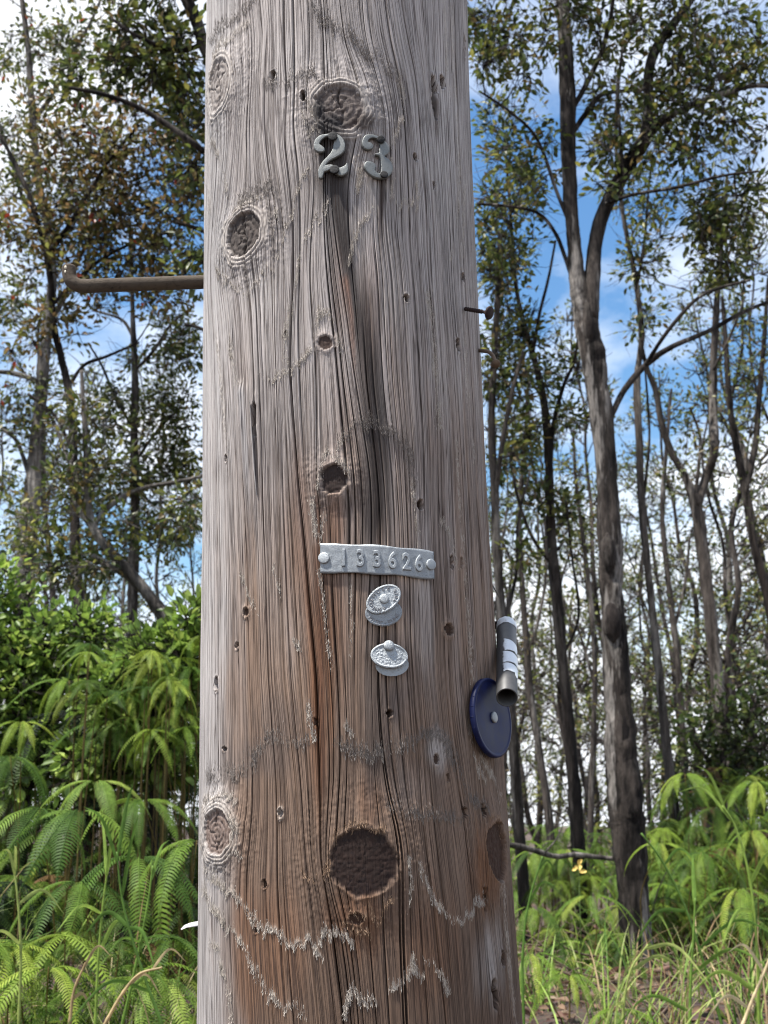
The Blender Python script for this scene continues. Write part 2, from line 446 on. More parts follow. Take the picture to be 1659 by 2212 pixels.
# torn ends of growth layers: lines of pale or dark fibre (points, half width px, strength, tone)
FUZZ = [
    ([(470,575),(478,600),(505,615),(533,640),(550,615),(588,578)],5,1.0,'w'), ([(596,560),(612,520),(618,500),(630,470),(638,430)],3.5,.9,'w'),
    ([(640,640),(650,560),(672,500),(694,462),(712,440)],5,.9,'w'), ([(755,560),(765,515),(785,475),(808,452)],6,.9,'w'), ([(640,430),(655,395),(668,372)],4,.8,'w'),
    ([(545,10),(520,30),(480,60),(462,90)],9,.9,'d'), ([(535,55),(505,80),(480,105),(468,135)],10,.8,'w'), ([(470,150),(455,210),(460,260),(490,265)],6,.7,'w'),
    ([(457,290),(470,330),(485,375),(492,415)],6,.9,'w'), ([(450,330),(452,420),(455,480)],7,.6,'w'),
    ([(680,20),(705,50),(750,75),(790,120),(835,150),(860,170)],10,.75,'d'), ([(860,170),(870,210),(872,250),(855,290),(845,330)],6,.8,'w'),
    ([(575,185),(600,185),(640,178),(680,170)],9,.6,'d'), ([(668,232),(675,260),(690,275)],5,.8,'w'), ([(655,255),(665,290),(680,300)],4,.8,'w'),
    ([(770,345),(778,380),(775,410)],8,.8,'w'), ([(845,360),(850,400),(845,440),(880,440),(905,445)],6,.6,'w'), ([(900,395),(905,440)],5,.6,'w'),
    ([(525,440),(550,425),(580,405),(590,420)],8,.9,'d'), ([(515,455),(545,440),(570,440)],7,.9,'w'),
    ([(600,450),(598,480),(590,500)],5,.5,'w'), ([(560,810),(590,812),(625,808),(650,795),(672,775)],7,.8,'w'), ([(630,660),(620,720),(612,770),(625,790)],9,.7,'w'),
    ([(700,660),(688,700),(686,735)],6,.8,'w'), ([(706,660),(716,690),(728,720),(740,770)],4,.8,'w'),
    ([(740,945),(765,925),(800,915),(835,935),(862,950),(880,985),(890,1040)],9,.75,'d'), ([(700,1000),(720,985),(742,1000),(752,1030)],6,.9,'w'),
    ([(745,940),(725,970),(700,1010),(690,1060)],7,.6,'w'), ([(465,720),(475,790),(482,870),(488,960)],6,.7,'w'), ([(495,735),(503,790),(510,830),(525,815)],7,.7,'w'),
    ([(675,1100),(680,1150),(690,1170),(700,1130)],9,.7,'w'), ([(690,1250),(700,1300),(710,1400),(720,1450)],7,.6,'w'), ([(755,1250),(760,1350),(757,1420)],5,.5,'w'),
    ([(925,650),(935,720),(938,800),(945,880),(948,930)],10,.9,'w'), ([(975,20),(978,120),(985,250),(990,380),(985,500),(975,560)],6,.7,'w'),
    ([(960,10),(963,120),(972,200)],5,.6,'w'), ([(1005,380),(1000,480),(995,590)],6,.7,'w'), ([(985,950),(992,1100),(1005,1250),(1015,1400),(1020,1470)],6,.8,'w'),
    ([(890,1060),(898,1120),(905,1180)],7,.6,'w'), ([(950,1130),(970,1160),(985,1230)],6,.7,'w'), ([(1000,700),(1010,850),(1025,1000)],5,.6,'w'),
    ([(520,1240),(540,1290),(555,1330)],6,.6,'w'), ([(635,1380),(650,1410)],5,.7,'w'), ([(590,1225),(610,1290)],5,.5,'w'),
    ([(460,1685),(505,1680),(530,1660),(555,1625),(600,1600),(660,1605)],11,.75,'d'), ([(740,1610),(770,1632),(810,1635),(850,1620),(890,1615)],11,.75,'d'),
    ([(900,1600),(925,1592),(960,1595),(975,1640),(995,1680),(1010,1720),(1045,1755)],8,.8,'d'), ([(840,1745),(890,1760),(950,1768),(1010,1770)],9,.7,'d'),
    ([(445,1745),(455,1730),(480,1725),(510,1730)],8,1.0,'w'), ([(442,1760),(438,1820),(450,1870),(470,1890)],6,.9,'w'), ([(505,1770),(512,1800),(500,1840),(520,1850)],8,.7,'w'),
    ([(445,1880),(470,1915),(500,1935),(530,1955),(548,1990),(565,2012),(595,2020),(618,2046),(640,2050),(668,2035),(690,2058)],9,1.0,'w'),
    ([(440,1925),(465,1975),(490,2010),(520,2030),(545,2080),(565,2130),(590,2165),(612,2190),(640,2185),(660,2210)],9,1.0,'w'),
    ([(690,2030),(705,2010),(720,2025),(745,2020),(760,2035)],8,.9,'w'), ([(455,2050),(470,2060),(480,2110),(495,2150),(500,2212)],7,.9,'w'),
    ([(720,1815),(730,1795),(760,1785),(800,1785),(830,1800)],8,1.0,'t'), ([(715,1860),(705,1890),(690,1895),(660,1890)],8,.7,'t'), ([(800,1960),(815,1990),(830,1970),(850,1950)],7,.8,'t'),
    ([(760,2010),(790,2020),(800,2035)],8,.8,'t'), ([(740,2000),(760,1975),(790,1985)],7,.6,'t'), ([(880,1860),(885,1900),(883,1960)],6,.7,'w'),
    ([(905,1870),(925,1920),(945,1960),(975,1990),(1000,1985),(1030,1960),(1045,1940)],7,.9,'w'), ([(745,2205),(755,2150),(765,2130),(780,2165),(810,2170)],8,.9,'w'),
    ([(845,2150),(880,2110),(890,2075),(900,2110),(930,2085),(955,2110),(965,2150)],8,.8,'w'), ([(1055,1770),(1070,1780),(1085,1800)],6,.9,'t'), ([(1078,1920),(1090,2000),(1100,2100),(1110,2200)],7,.9,'w'),
    ([(1040,1640),(1060,1680),(1080,1720)],7,.9,'w'), ([(1012,1560),(1025,1640),(1045,1690)],6,.7,'w'), ([(668,1530),(672,1570),(680,1600)],7,.7,'w'), ([(745,1560),(760,1590)],6,.6,'w'),
]

def build_pole():
    g = np.random.default_rng(11)
    ZV0, ZV1, NZ = 1.24, 2.52, 1040
    zs = np.linspace(ZV0, ZV1, NZ)
    # guides -> angle as a function of height
    gth = []
    for pts in GUIDES:
        a = np.array([on_pole(*p) for p in pts])
        o = np.argsort(a[:, 1])
        th = np.interp(zs, a[o, 1], a[o, 0])
        k = np.hanning(61); k /= k.sum()
        gth.append(np.convolve(np.pad(th, 30, mode='edge'), k, 'valid'))
    gth = np.array(gth)                                   # (guides, NZ)
    psi_g = gth.mean(1)
    LIM = 1.85
    # columns: an even set plus close-set columns at every drying check
    base = np.linspace(-LIM, LIM, 470)
    checks = []   # psi, half width (m), depth, list of (z0, z1)
    major = [(1, .0006, .005, (1.3, 2.5)), (2, .0013, .014, (1.2, 2.12)), (2, .0006, .005, (2.1, 2.55)), (3, .0005, .005, (1.2, 2.5)), (4, .0008, .004, (1.68, 2.18)),
             (4, .0005, .005, (1.2, 1.45)), (5, .0009, .006, (1.2, 2.0)), (6, .0007, .007, (1.2, 2.5)), (7, .0009, .009, (1.45, 2.6)), (8, .0006, .006, (1.3, 2.5)), (0, .0006, .005, (1.2, 2.55))]
    for gi, hw, dp, zz in major:
        checks.append((psi_g[gi], hw, dp, zz))
    lo = np.linspace(-1.55, 1.55, 92)
    for p in lo + g.uniform(-.012, .012, len(lo)):
        if np.abs(p - np.array([c[0] for c in checks])).min() < .010: continue
        L = g.uniform(.4, 1.3); zc = g.uniform(1.2, 2.5)
        dens = g.random()
        checks.append((p, (g.uniform(.0006, .0010) if g.random() < .42 else g.uniform(.0003, .0005)), g.uniform(.004, .008) * (1.0 if dens > .3 else .6), (zc - L / 2, zc + L / 2)))
    R0 = .165
    cols = [base]
    for p, hw, dp, zz in checks:
        cols.append(np.array([-1.25 * hw, 0, 1.25 * hw]) / R0 + p)
    back = np.linspace(LIM, 2 * np.pi - LIM, 62)[1:-1]
    psi = np.unique(np.round(np.concatenate(cols), 6))
    keep = np.concatenate([[True], np.diff(psi) > .00012])
    psi = np.concatenate([psi[keep], back])
    NC = len(psi); nf = NC - len(back)
    # invert the grain map: angle of each grain line at each height
    TH = np.empty((NZ, NC))
    ext = np.concatenate([[-LIM], psi_g, [LIM]])
    for i in range(NZ):
        TH[i] = np.interp(psi, ext, np.concatenate([[-LIM], gth[:, i], [LIM]]))
    TH[:, nf:] = psi[nf:]
    fade = np.clip((LIM - np.abs(TH[:, :nf])) / .3, 0, 1)
    TH[:, :nf] = TH[:, :nf] + .003 * (vnoise(TH[:, :nf] * 9 + 20, zs[:, None] * 6, 2) - .5) * fade
    Z = np.repeat(zs[:, None], NC, 1)
    PSI = np.repeat(psi[None], NZ, 0)
    S = TH * R0
    G = PSI * R0
    # photo position of each surface point, used only to lay stains and tears where the pole has them
    P0 = pole_pt(TH, Z)
    d = P0 - EYE
    fwd = d[..., 1] * math.cos(PITCH) + d[..., 2] * math.sin(PITCH)
    PX = CX + F * d[..., 0] / fwd
    PY = CY - F * (d[..., 2] * math.cos(PITCH) - d[..., 1] * math.sin(PITCH)) / fwd

    H = np.zeros((NZ, NC))
    # broad unevenness
    H += .0028 * (fbm(S * 14 + 9, Z * 5, 1) - .5) + .0008 * (fbm(S * 60 + 3, Z * 7, 6) - .5)
    # fine grain ridges
    grain = vnoise(G * 620, Z * 7, 3)
    grain2 = vnoise(G * 1100, Z * 16, 8)
    H += .00032 * (grain - .5) + .0002 * (grain2 - .5)
    # colour: silvery grey above, brown lower down where the weather has not bleached it
    grey, grey2 = lin(178, 169, 164), lin(142, 131, 125)
    brown, rust, umber = lin(132, 107, 88), lin(122, 83, 56), lin(86, 67, 54)
    pale, stain = lin(206, 195, 182), lin(58, 50, 48)
    nA = fbm(S * 22 + 31, Z * 5, 12, 4); nB = fbm(S * 60 + 7, Z * 9, 15, 3); nC_ = vnoise(G * 160, Z * 2.2, 21)
    def mixc(a, b, t): return a * (1 - t[..., None]) + b * t[..., None]
    C = mixc(np.broadcast_to(grey, (NZ, NC, 3)), grey2, np.clip((nC_ - .3) * 1.5, 0, 1) * .32)
    C0 = C
    warm = sst(500, 1650, PY + (nA - .5) * 700 + (nC_ - .5) * 300)
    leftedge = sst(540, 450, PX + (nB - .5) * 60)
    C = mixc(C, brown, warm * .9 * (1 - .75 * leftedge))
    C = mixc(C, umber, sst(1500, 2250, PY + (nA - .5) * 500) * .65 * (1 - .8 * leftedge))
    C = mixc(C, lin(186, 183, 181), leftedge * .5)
    def spot(cx, cy, rx, ry, n=.5):
        r = np.sqrt(((PX - cx) / rx) ** 2 + ((PY - cy) / ry) ** 2) + (nA - .5) * n + (nC_ - .5) * n
        return sst(1.0, .25, r)
    for cx, cy, rx, ry, a in ((700,1380,60,330,.75),(650,1150,45,260,.5),(720,1130,40,110,.6),(770,1990,110,120,.55),(690,1600,45,260,.6),(1045,1880,45,160,.7),
                              (560,2050,120,200,.45),(795,700,40,240,.35),(930,2050,80,200,.4),(735,600,30,200,.35),(800,1730,60,80,.35)):
        C = mixc(C, rust, spot(cx, cy, rx, ry) * a)
    for cx, cy, rx, ry, a in ((620,420,90,120,.35),(560,900,60,160,.3),(860,1480,80,130,.45),(880,1700,90,90,.45),(560,1640,90,60,.4),(600,1560,80,80,.3),(880,960,60,60,.3)):
        C = mixc(C, lin(112, 103, 99), spot(cx, cy, rx, ry) * a)
    for cx, cy, rx, ry, a in ((950,300,60,300,.35),(965,820,60,200,.2),(945,1620,40,60,.5),(475,1740,40,60,.5),(905,1330,60,160,.2),(560,640,60,60,.25),(1060,2080,40,140,.4),(640,120,120,80,.2)):
        C = mixc(C, lin(206, 200, 195), spot(cx, cy, rx, ry) * a)
    rows_by_y = None
    def streak(pts, w0, w1, a, col, seed):
        nonlocal C
        p = np.array(pts, float)
        xc = np.interp(PY, p[:, 1], p[:, 0])
        w = np.interp(PY, [p[0, 1], p[-1, 1]], [w0, w1])
        t = sst(1.25, .35, np.abs(PX - xc) / w + (vnoise(G * 260, Z * 4, seed) - .5) * .9)
        t = t * sst(p[0, 1] - 15, p[0, 1] + 10, PY) * sst(p[-1, 1] + 60, p[-1, 1] - 60, PY + (nC_ - .5) * 80)
        C = mixc(C, col, np.clip(t * a * (.95 + .35 * (nC_ - .5)), 0, 1))
    # tar and iron drip below the numerals, straw-dark checks below it
    streak([(715,300),(722,395),(733,470),(752,560),(772,650),(782,720),(795,800),(806,900),(815,990),(818,1080),(815,1180)], 36, 32, .93, lin(46, 41, 40), 31)
    streak([(822,385),(824,420),(820,470),(822,540)], 9, 6, .8, lin(62, 48, 42), 32)
    streak([(820,1240),(818,1400),(822,1560),(835,1700)], 36, 48, .6, lin(84, 77, 74), 33)
    streak([(940,215),(942,260),(944,300)], 8, 5, .7, lin(80, 58, 44), 34)
    streak([(683,1180),(690,1300),(694,1500),(700,1700)], 10, 7, .55, lin(108, 74, 56), 35)
    streak([(745,600),(757,680),(765,780)], 10, 6, .5, lin(150, 104, 80), 36)
    streak([(860,1900),(880,2050),(890,2220)], 20, 30, .35, lin(92, 72, 60), 37)
    streak([(703,1245),(706,1275),(710,1330)], 7, 4, .45, lin(70, 52, 42), 61)
    streak([(932,1250),(936,1290),(940,1340)], 6, 4, .45, lin(70, 52, 42), 62)
    streak([(836,1360),(838,1385),(838,1400)], 8, 7, .7, lin(58, 44, 37), 63)
    streak([(842,1455),(845,1490),(848,1540)], 9, 5, .45, lin(66, 54, 47), 64)
    # grain tint: light and dark bands along the fibre
    C = C * (1 + .22 * (grain - .5) + .16 * (grain2 - .5) + .22 * (nB - .5) + .2 * (nA - .5))[..., None]

    # torn growth layers
    strand = vnoise(G * 420, Z * 1.2, 41); strand2 = vnoise(G * 900, Z * 20, 43)
    speck = .5 * vnoise(G * 800, Z * 330, 45) + .5 * vnoise(G * 450, Z * 450, 46)
    fuzz_all = np.zeros((NZ, NC)); fib = []
    for pts, w, st, tone in FUZZ:
        w = w * (.52 if tone != 'd' else .9)
        p = np.array(smooth_path(np.array(pts, float), len(pts) * 3))
        b = (PX > p[:, 0].min() - 50) & (PX < p[:, 0].max() + 50) & (PY > p[:, 1].min() - 50) & (PY < p[:, 1].max() + 50) & (np.abs(TH) < 1.6)
        if not b.any(): continue
        qx = PX[b] + (strand2[b] - .5) * 6; qy = PY[b] + (strand[b] - .5) * 34 + (strand2[b] - .5) * 10
        best = np.full(qx.shape, 1e9)
        for (x0, y0), (x1, y1) in zip(p[:-1], p[1:]):
            dx, dy = x1 - x0, y1 - y0
            t = np.clip(((qx - x0) * dx + (qy - y0) * dy * .5) / (dx * dx + dy * dy * .5 + 1e-9), 0, 1)
            vy = qy - y0 - t * dy
            best = np.minimum(best, np.hypot(qx - x0 - t * dx, np.where(vy < 0, vy * .5, vy * 1.3)))
        f = np.exp(-(best / w) ** 2) * st * np.clip(1.5 * vnoise(PX[b] / 26 + pts[0][0], PY[b] / 30, 47) - .05, .12, 1.1)
        sp = speck[b]
        f2 = f * np.clip(.1 + 1.5 * (sp - .3), 0, 1.2)
        H[b] += f * .0006 + f2 * .0007 - f * .0006 * (sp < .35)
        fuzz_all[b] = np.maximum(fuzz_all[b], f)
        idx = np.argwhere(b); pr = f / (f.sum() + 1e-9)
        pick = idx[g.choice(len(idx), int(min(2600, len(pts) * w * (34 if tone != 't' else 14) * st)), p=pr)]
        fib.append((pick, tone))
        col = {'w': pale, 'd': lin(118, 110, 104), 't': lin(170, 142, 116)}[tone]
        a = np.clip(f2 * (.85 if tone != 'd' else .6), 0, 1)[:, None]
        C[b] = C[b] * (1 - a) + col * a

    # knots
    kmask = np.zeros((NZ, NC))
    tones = {'grey': (lin(128, 116, 109), lin(66, 56, 52)), 'pale': (lin(160, 152, 146), lin(120, 110, 104)), 'dark': (lin(84, 74, 68), lin(48, 41, 37)),
             'brown': (lin(84, 60, 47), lin(52, 37, 30)), 'black': (lin(56, 37, 32), lin(26, 18, 16)), 'rings': (lin(138, 122, 114), lin(92, 74, 64))}
    for kx, ky, rx, ry, look, rec, ringz in KNOTS:
        th0, z0 = on_pole(kx, ky)
        ra = abs(on_pole(min(kx + rx, 1085), ky)[0] - on_pole(kx - rx * (1 if kx > 500 else .6), ky)[0]) / (2 if kx > 500 else 1.6) * R0
        if kx > 1000: ra = .022
        if kx < 480: ra = .024
        rz = abs(on_pole(kx, ky - ry)[1] - on_pole(kx, ky + ry)[1]) / 2
        ds = (S - th0 * R0) / ra; dz = (Z - z0) / rz
        b = (np.abs(ds) < 4) & (np.abs(dz) < 4)
        ds, dz = ds[b], dz[b]
        an = np.arctan2(dz, ds)
        nn = vnoise(an * 3 + kx, dz * 0 + ky, 50) - .5; big_k = ra > .02
        kn = .45 if look == 'black' and big_k else 1.0
        r = np.hypot(ds, dz) * (1 + kn * .16 * nn + kn * .16 * (vnoise(ds * 4 + kx, dz * 4, 51) - .5) + .12 * (vnoise(ds * 12, dz * 12, 52) - .5))
        big = ra > .012
        H[b] += (.0045 if big else .0012) * np.exp(-(np.maximum(r - .9, 0) / 1.0) ** 2)
        inside = sst(1.06, .94, r)
        rough = vnoise(S[b] * 420, Z[b] * 420, 53); rough2 = vnoise(S[b] * 900, Z[b] * 900, 54)
        ringp = .5 + .5 * np.sin(r * (21 if look != 'rings' else 26) + .7 * vnoise(an * 2 + 9, r * 2, 55))
        radial = vnoise(an * 7, r * .8, 56)
        H[b] -= inside * (rec * (.85 + .15 * rough) + (.0010 if look not in ('black', 'brown') else .0001) * ringp + .0004 * (rough - .5)) - inside * .0005 * (rough2 - .5)
        r_s = np.hypot(ds, dz) * (1 + .10 * nn); rings_r = r_s
        zone = sst(.97, 1.08, r) * sst(ringz + .12, ringz - .1, r)
        rings = .5 + .5 * np.sin(rings_r * 36 + 3 * nn)
        H[b] += zone * (.0010 if big else .0005) * rings * (.8 + .4 * rough)
        c_hi, c_lo = tones[look]
        cc = c_lo + (c_hi - c_lo) * np.clip((.1 + .6 * ringp if look in ('grey', 'rings', 'pale', 'dark') else .22 + .06 * ringp) * (.8 + .3 * rough) + .4 * (rough2 - .45) + .3 * (radial - .5), 0, 1)[:, None]
        ring_c = pale if look not in ('black', 'brown') else lin(150, 122, 98)
        za = (zone * np.clip(rings * .7 + .5 * (rough - .4), 0, 1) * (.62 if look not in ('black', 'brown') else .25))[:, None]
        C[b] = C[b] * (1 - za) + ring_c * za
        zd = (zone * np.clip(.75 - rings * 1.3, 0, 1) * (.75 if look not in ('black', 'brown') else .3))[:, None]
        C[b] = C[b] * (1 - zd) + lin(92, 82, 76) * zd
        C[b] = C[b] * (1 - inside[:, None] * .94) + cc * inside[:, None] * .94
        kmask[b] = np.maximum(kmask[b], np.maximum(inside, zone * .6))
        # heart check inside the knot
        if look in ('grey', 'dark', 'rings', 'pale'):
            ck = np.exp(-((ds + .12 * np.sin(dz * 4)) / .05) ** 2) * (np.abs(dz) < .85) * inside
            for q_ in range(3):
                da = np.angle(np.exp(1j * (an - (kx + q_ * 1.31 + .2 * np.sin(r * 5)))))
                ck = np.maximum(ck, .6 * np.exp(-(da * r / .022) ** 2) * (r < .55 + .35 * ((q_ * 37 + kx) % 7) / 7) * inside)
            H[b] -= ck * .003
            C[b] = C[b] * (1 - .6 * ck[:, None]) + lin(40, 33, 30) * .6 * ck[:, None]
    # drying checks
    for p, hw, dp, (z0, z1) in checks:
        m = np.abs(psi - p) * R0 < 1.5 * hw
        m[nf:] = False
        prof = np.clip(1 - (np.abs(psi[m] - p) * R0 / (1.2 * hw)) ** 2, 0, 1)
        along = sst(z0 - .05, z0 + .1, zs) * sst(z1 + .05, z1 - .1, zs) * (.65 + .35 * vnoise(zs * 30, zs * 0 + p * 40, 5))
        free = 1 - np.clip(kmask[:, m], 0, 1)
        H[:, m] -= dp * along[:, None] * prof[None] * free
        dirt = (along[:, None] * prof[None] * free)[..., None] * .97     # near-black for grime, with the groove's own shade painted in too
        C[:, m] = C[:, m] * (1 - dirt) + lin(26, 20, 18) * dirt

    # soot-black tar smeared under the top knot
    t = np.maximum(spot(708, 276, 66, 40, .4), spot(690, 245, 26, 54, .4)) ; C = mixc(C, lin(34, 32, 34), t * .92)
    t = spot(778, 268, 42, 26, .6) ; C = mixc(C, lin(52, 40, 34), t * .8)
    for hx, hy, rx, ry in HOLES:
        th0, z0 = on_pole(hx, hy)
        ra = max(rx * .00047 / max(math.cos(th0), .35), .0016); rz = abs(on_pole(hx, hy - ry)[1] - on_pole(hx, hy + ry)[1]) / 2
        ds = (S - th0 * R0) / ra; dz = (Z - z0) / rz
        b = (np.abs(ds) < 2.2) & (np.abs(dz) < 2.2)
        ds, dz = ds[b], dz[b]
        r = np.hypot(ds + .35 * (vnoise(dz * 3 + hx, dz * 0, 61) - .5), dz) * (1 + .35 * (vnoise(ds * 2 + hx, dz * 3, 60) - .5))
        i = sst(1.05, .72, r)
        H[b] -= i * .009
        C[b] = C[b] * (1 - .8 * i[:, None]) + lin(56, 42, 34) * .8 * i[:, None]
        rim = sst(.9, 1.1, r) * sst(1.6, 1.2, r)
        H[b] += rim * .0008
    C = np.clip(C, .012, .8)
    # splinter step: a lifted flake on the left with its split behind it
    fl = (PX > 515) & (PX < 556) & (PY > 815) & (PY < 1180)
    xf = 530 + (PY - 830) * .075
    lift = np.exp(-((PX - xf + 9) / 11) ** 2) * sst(815, 850, PY) * sst(1180, 1000, PY) * fl
    H += lift * .0035
    C = mixc(C, lin(176, 174, 174), np.clip(lift, 0, 1) * .6)

    V = pole_pt(TH, Z, H)
    # rows above and below the detailed band
    def plain(zrow, ref):
        return pole_pt(TH[ref], np.full(NC, zrow), H[ref] * 0)
    zb = np.array([-.6, -.1, .2, .5, .8, 1.05, 1.2]); zt = np.array([2.6, 2.9, 3.5, 4.5, 6.0, 8.0, 9.5])
    VB = np.array([plain(z, 0) for z in zb]); VT = np.array([plain(z, -1) for z in zt])
    V = np.concatenate([VB, V, VT]); nr = len(V)
    C = np.concatenate([np.repeat(C[:1], len(zb), 0), C, np.repeat(C[-1:], len(zt), 0)])
    GR = np.stack([np.repeat((psi * R0)[None], nr, 0), V[..., 2], np.concatenate([np.zeros((len(zb), NC)), np.clip(kmask + fuzz_all * .6, 0, 1), np.zeros((len(zt), NC))])], -1)
    i = np.arange(nr - 1)[:, None] * NC; j = np.arange(NC)[None]; k = (j + 1) % NC
    q = np.stack([i + j, i + k, i + NC + k, i + NC + j], -1).reshape(-1, 4)
    vv = V.reshape(-1, 3); cc = C.reshape(-1, 3); gg = GR.reshape(-1, 3)
    top = (nr - 1) * NC + np.arange(NC)
    ctr = len(vv)
    vv = np.vstack([vv, vv[top].mean(0) + [0, 0, .02]]); cc = np.vstack([cc, cc[-1]]); gg = np.vstack([gg, [0, 0, 0]])
    tt = np.stack([top, np.roll(top, -1), np.full(NC, ctr)], -1)
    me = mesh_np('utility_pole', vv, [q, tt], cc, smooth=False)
    a = me.attributes.new('grain', 'FLOAT_VECTOR', 'POINT'); a.data.foreach_set('vector', gg.astype(np.float32).ravel())

    m, n, l, out = new_mat('weathered_wood')
    ac = N(n, l, 'ShaderNodeAttribute', attribute_name='Col')
    ag = N(n, l, 'ShaderNodeAttribute', attribute_name='grain')
    sp = N(n, l, 'ShaderNodeSeparateXYZ', {0: ag.outputs['Vector']})
    def streaks(sx, sy, scale=1.0, det=2.0):
        vm = N(n, l, 'ShaderNodeVectorMath', {0: ag.outputs['Vector'], 1: (sx, sy, 0)}, operation='MULTIPLY')
        return N(n, l, 'ShaderNodeTexNoise', {'Vector': vm.outputs[0], 'Scale': scale, 'Detail': det, 'Roughness': .6})
    s1 = streaks(900, 14); s2 = streaks(2400, 60, det=1.0); s3 = streaks(250, 2.2, det=2.0); s4 = streaks(560, 3.2, det=1.5)
    # hairline drying checks: narrow band of a stretched noise
    sub = N(n, l, 'ShaderNodeMath', {0: s3.outputs['Fac'], 1: .5}, operation='SUBTRACT')
    ab = N(n, l, 'ShaderNodeMath', {0: sub.outputs[0]}, operation='ABSOLUTE')
    hair = N(n, l, 'ShaderNodeMapRange', {'Value': ab.outputs[0], 'From Min': 0.0, 'From Max': .02, 'To Min': 1.0, 'To Max': 0.0})
    sub4 = N(n, l, 'ShaderNodeMath', {0: s4.outputs['Fac'], 1: .5}, operation='SUBTRACT')
    ab4 = N(n, l, 'ShaderNodeMath', {0: sub4.outputs[0]}, operation='ABSOLUTE')
    hair4 = N(n, l, 'ShaderNodeMapRange', {'Value': ab4.outputs[0], 'From Min': 0.0, 'From Max': .034, 'To Min': .8, 'To Max': 0.0})
    hmax = N(n, l, 'ShaderNodeMath', {0: hair.outputs[0], 1: hair4.outputs[0]}, operation='MAXIMUM')
    inv = N(n, l, 'ShaderNodeMath', {0: 1.0, 1: sp.outputs['Z']}, operation='SUBTRACT')
    hairk = N(n, l, 'ShaderNodeMath', {0: hmax.outputs[0], 1: inv.outputs[0]}, operation='MULTIPLY')
    f1 = N(n, l, 'ShaderNodeMapRange', {'Value': s1.outputs['Fac'], 'From Min': .25, 'From Max': .75, 'To Min': .80, 'To Max': 1.17})
    f2 = N(n, l, 'ShaderNodeMapRange', {'Value': s2.outputs['Fac'], 'From Min': .25, 'From Max': .75, 'To Min': .84, 'To Max': 1.14})
    mm = N(n, l, 'ShaderNodeMath', {0: f1.outputs[0], 1: f2.outputs[0]}, operation='MULTIPLY')
    c1 = N(n, l, 'ShaderNodeVectorMath', {0: ac.outputs['Color'], 1: mm.outputs[0]}, operation='MULTIPLY')
    hk = N(n, l, 'ShaderNodeMath', {0: hairk.outputs[0], 1: .85}, operation='MULTIPLY')
    c2 = N(n, l, 'ShaderNodeMix', {'Factor': hk.outputs[0], 'A': c1.outputs[0], 'B': (*lin(60, 46, 40), 1)}, data_type='RGBA')
    hsum = N(n, l, 'ShaderNodeMath', {0: s1.outputs['Fac'], 1: s2.outputs['Fac']}, operation='ADD')
    h2 = N(n, l, 'ShaderNodeMath', {0: hairk.outputs[0], 1: 1.6}, operation='MULTIPLY')
    h3 = N(n, l, 'ShaderNodeMath', {0: hsum.outputs[0], 1: h2.outputs[0]}, operation='SUBTRACT')
    bp = N(n, l, 'ShaderNodeBump', {'Height': h3.outputs[0], 'Strength': .8, 'Distance': .0006})
    bs = N(n, l, 'ShaderNodeBsdfPrincipled', {'Base Color': c2.outputs['Result'], 'Roughness': .82, 'Specular IOR Level': .25, 'Normal': bp.outputs[0]})
    l.new(bs.outputs[0], out.inputs[0])
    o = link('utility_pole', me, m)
    tag(o, 'thick weathered grey brown wooden utility pole with dark knots and drying cracks', 'utility pole')
    # the torn fibres themselves, curling off the surface along those lines
    fb = MB()
    for pick, tone in fib:
        i, j = pick[:, 0], pick[:, 1]
        nF = len(pick)
        p = V[i + len(zb), j]
        th = TH[i, j]
        nrm = np.stack([np.sin(th), -np.cos(th), 0 * th], -1)
        tng = np.stack([np.cos(th), np.sin(th), 0 * th], -1)
        upv = np.array([0, 0, 1.0])
        L = g.uniform(.0012, .0040, (nF, 1)); w = g.uniform(.00009, .00022, (nF, 1))
        sgn = np.where(g.random((nF, 1)) < .75, 1, -1)
        lean = g.normal(0, .35, (nF, 1))
        d0 = upv * sgn + tng * lean; d0 /= np.linalg.norm(d0, axis=1)[:, None]
        side = np.cross(nrm, d0)
        out = g.uniform(.0003, .0016, (nF, 1))
        a0 = p + nrm * .0002 - d0 * L * .2; a1 = p + d0 * L * .45 + nrm * out * .6; a2 = p + d0 * L * g.uniform(.7, 1, (nF, 1)) + nrm * out * 1.3 + side * L * g.normal(0, .22, (nF, 1))
        vs_ = np.stack([a0 - side * w, a0 + side * w, a1 + side * w, a1 - side * w, a2 + side * w * .3, a2 - side * w * .3], 1).reshape(-1, 3)
        k = np.arange(nF)[:, None] * 6
        qq = np.concatenate([k + [0, 1, 2, 3], k + [3, 2, 4, 5]])
        base_c = {'w': pale, 'd': lin(138, 129, 122), 't': lin(168, 138, 112)}[tone]
        cv = np.repeat(base_c[None] * g.uniform(.5, .95, (nF, 1)), 6, 0)
        fb.add(vs_, q=qq, c=np.clip(cv, 0, .8))
    mf, n, l, out = new_mat('wood_fibre')
    ac = N(n, l, 'ShaderNodeAttribute', attribute_name='Col')
    bs = N(n, l, 'ShaderNodeBsdfPrincipled', {'Base Color': ac.outputs['Color'], 'Roughness': .8, 'Specular IOR Level': .3})
    l.new(bs.outputs[0], out.inputs[0])
    tag(link('torn_fibre', fb.mesh('torn_fibre'), mf, o), 'pale torn wood fibres along the worn growth layers', kind='stuff')
    print('POLE', NC, nr, 'fibres', fb.n // 6)
    return o
POLE = build_pole()

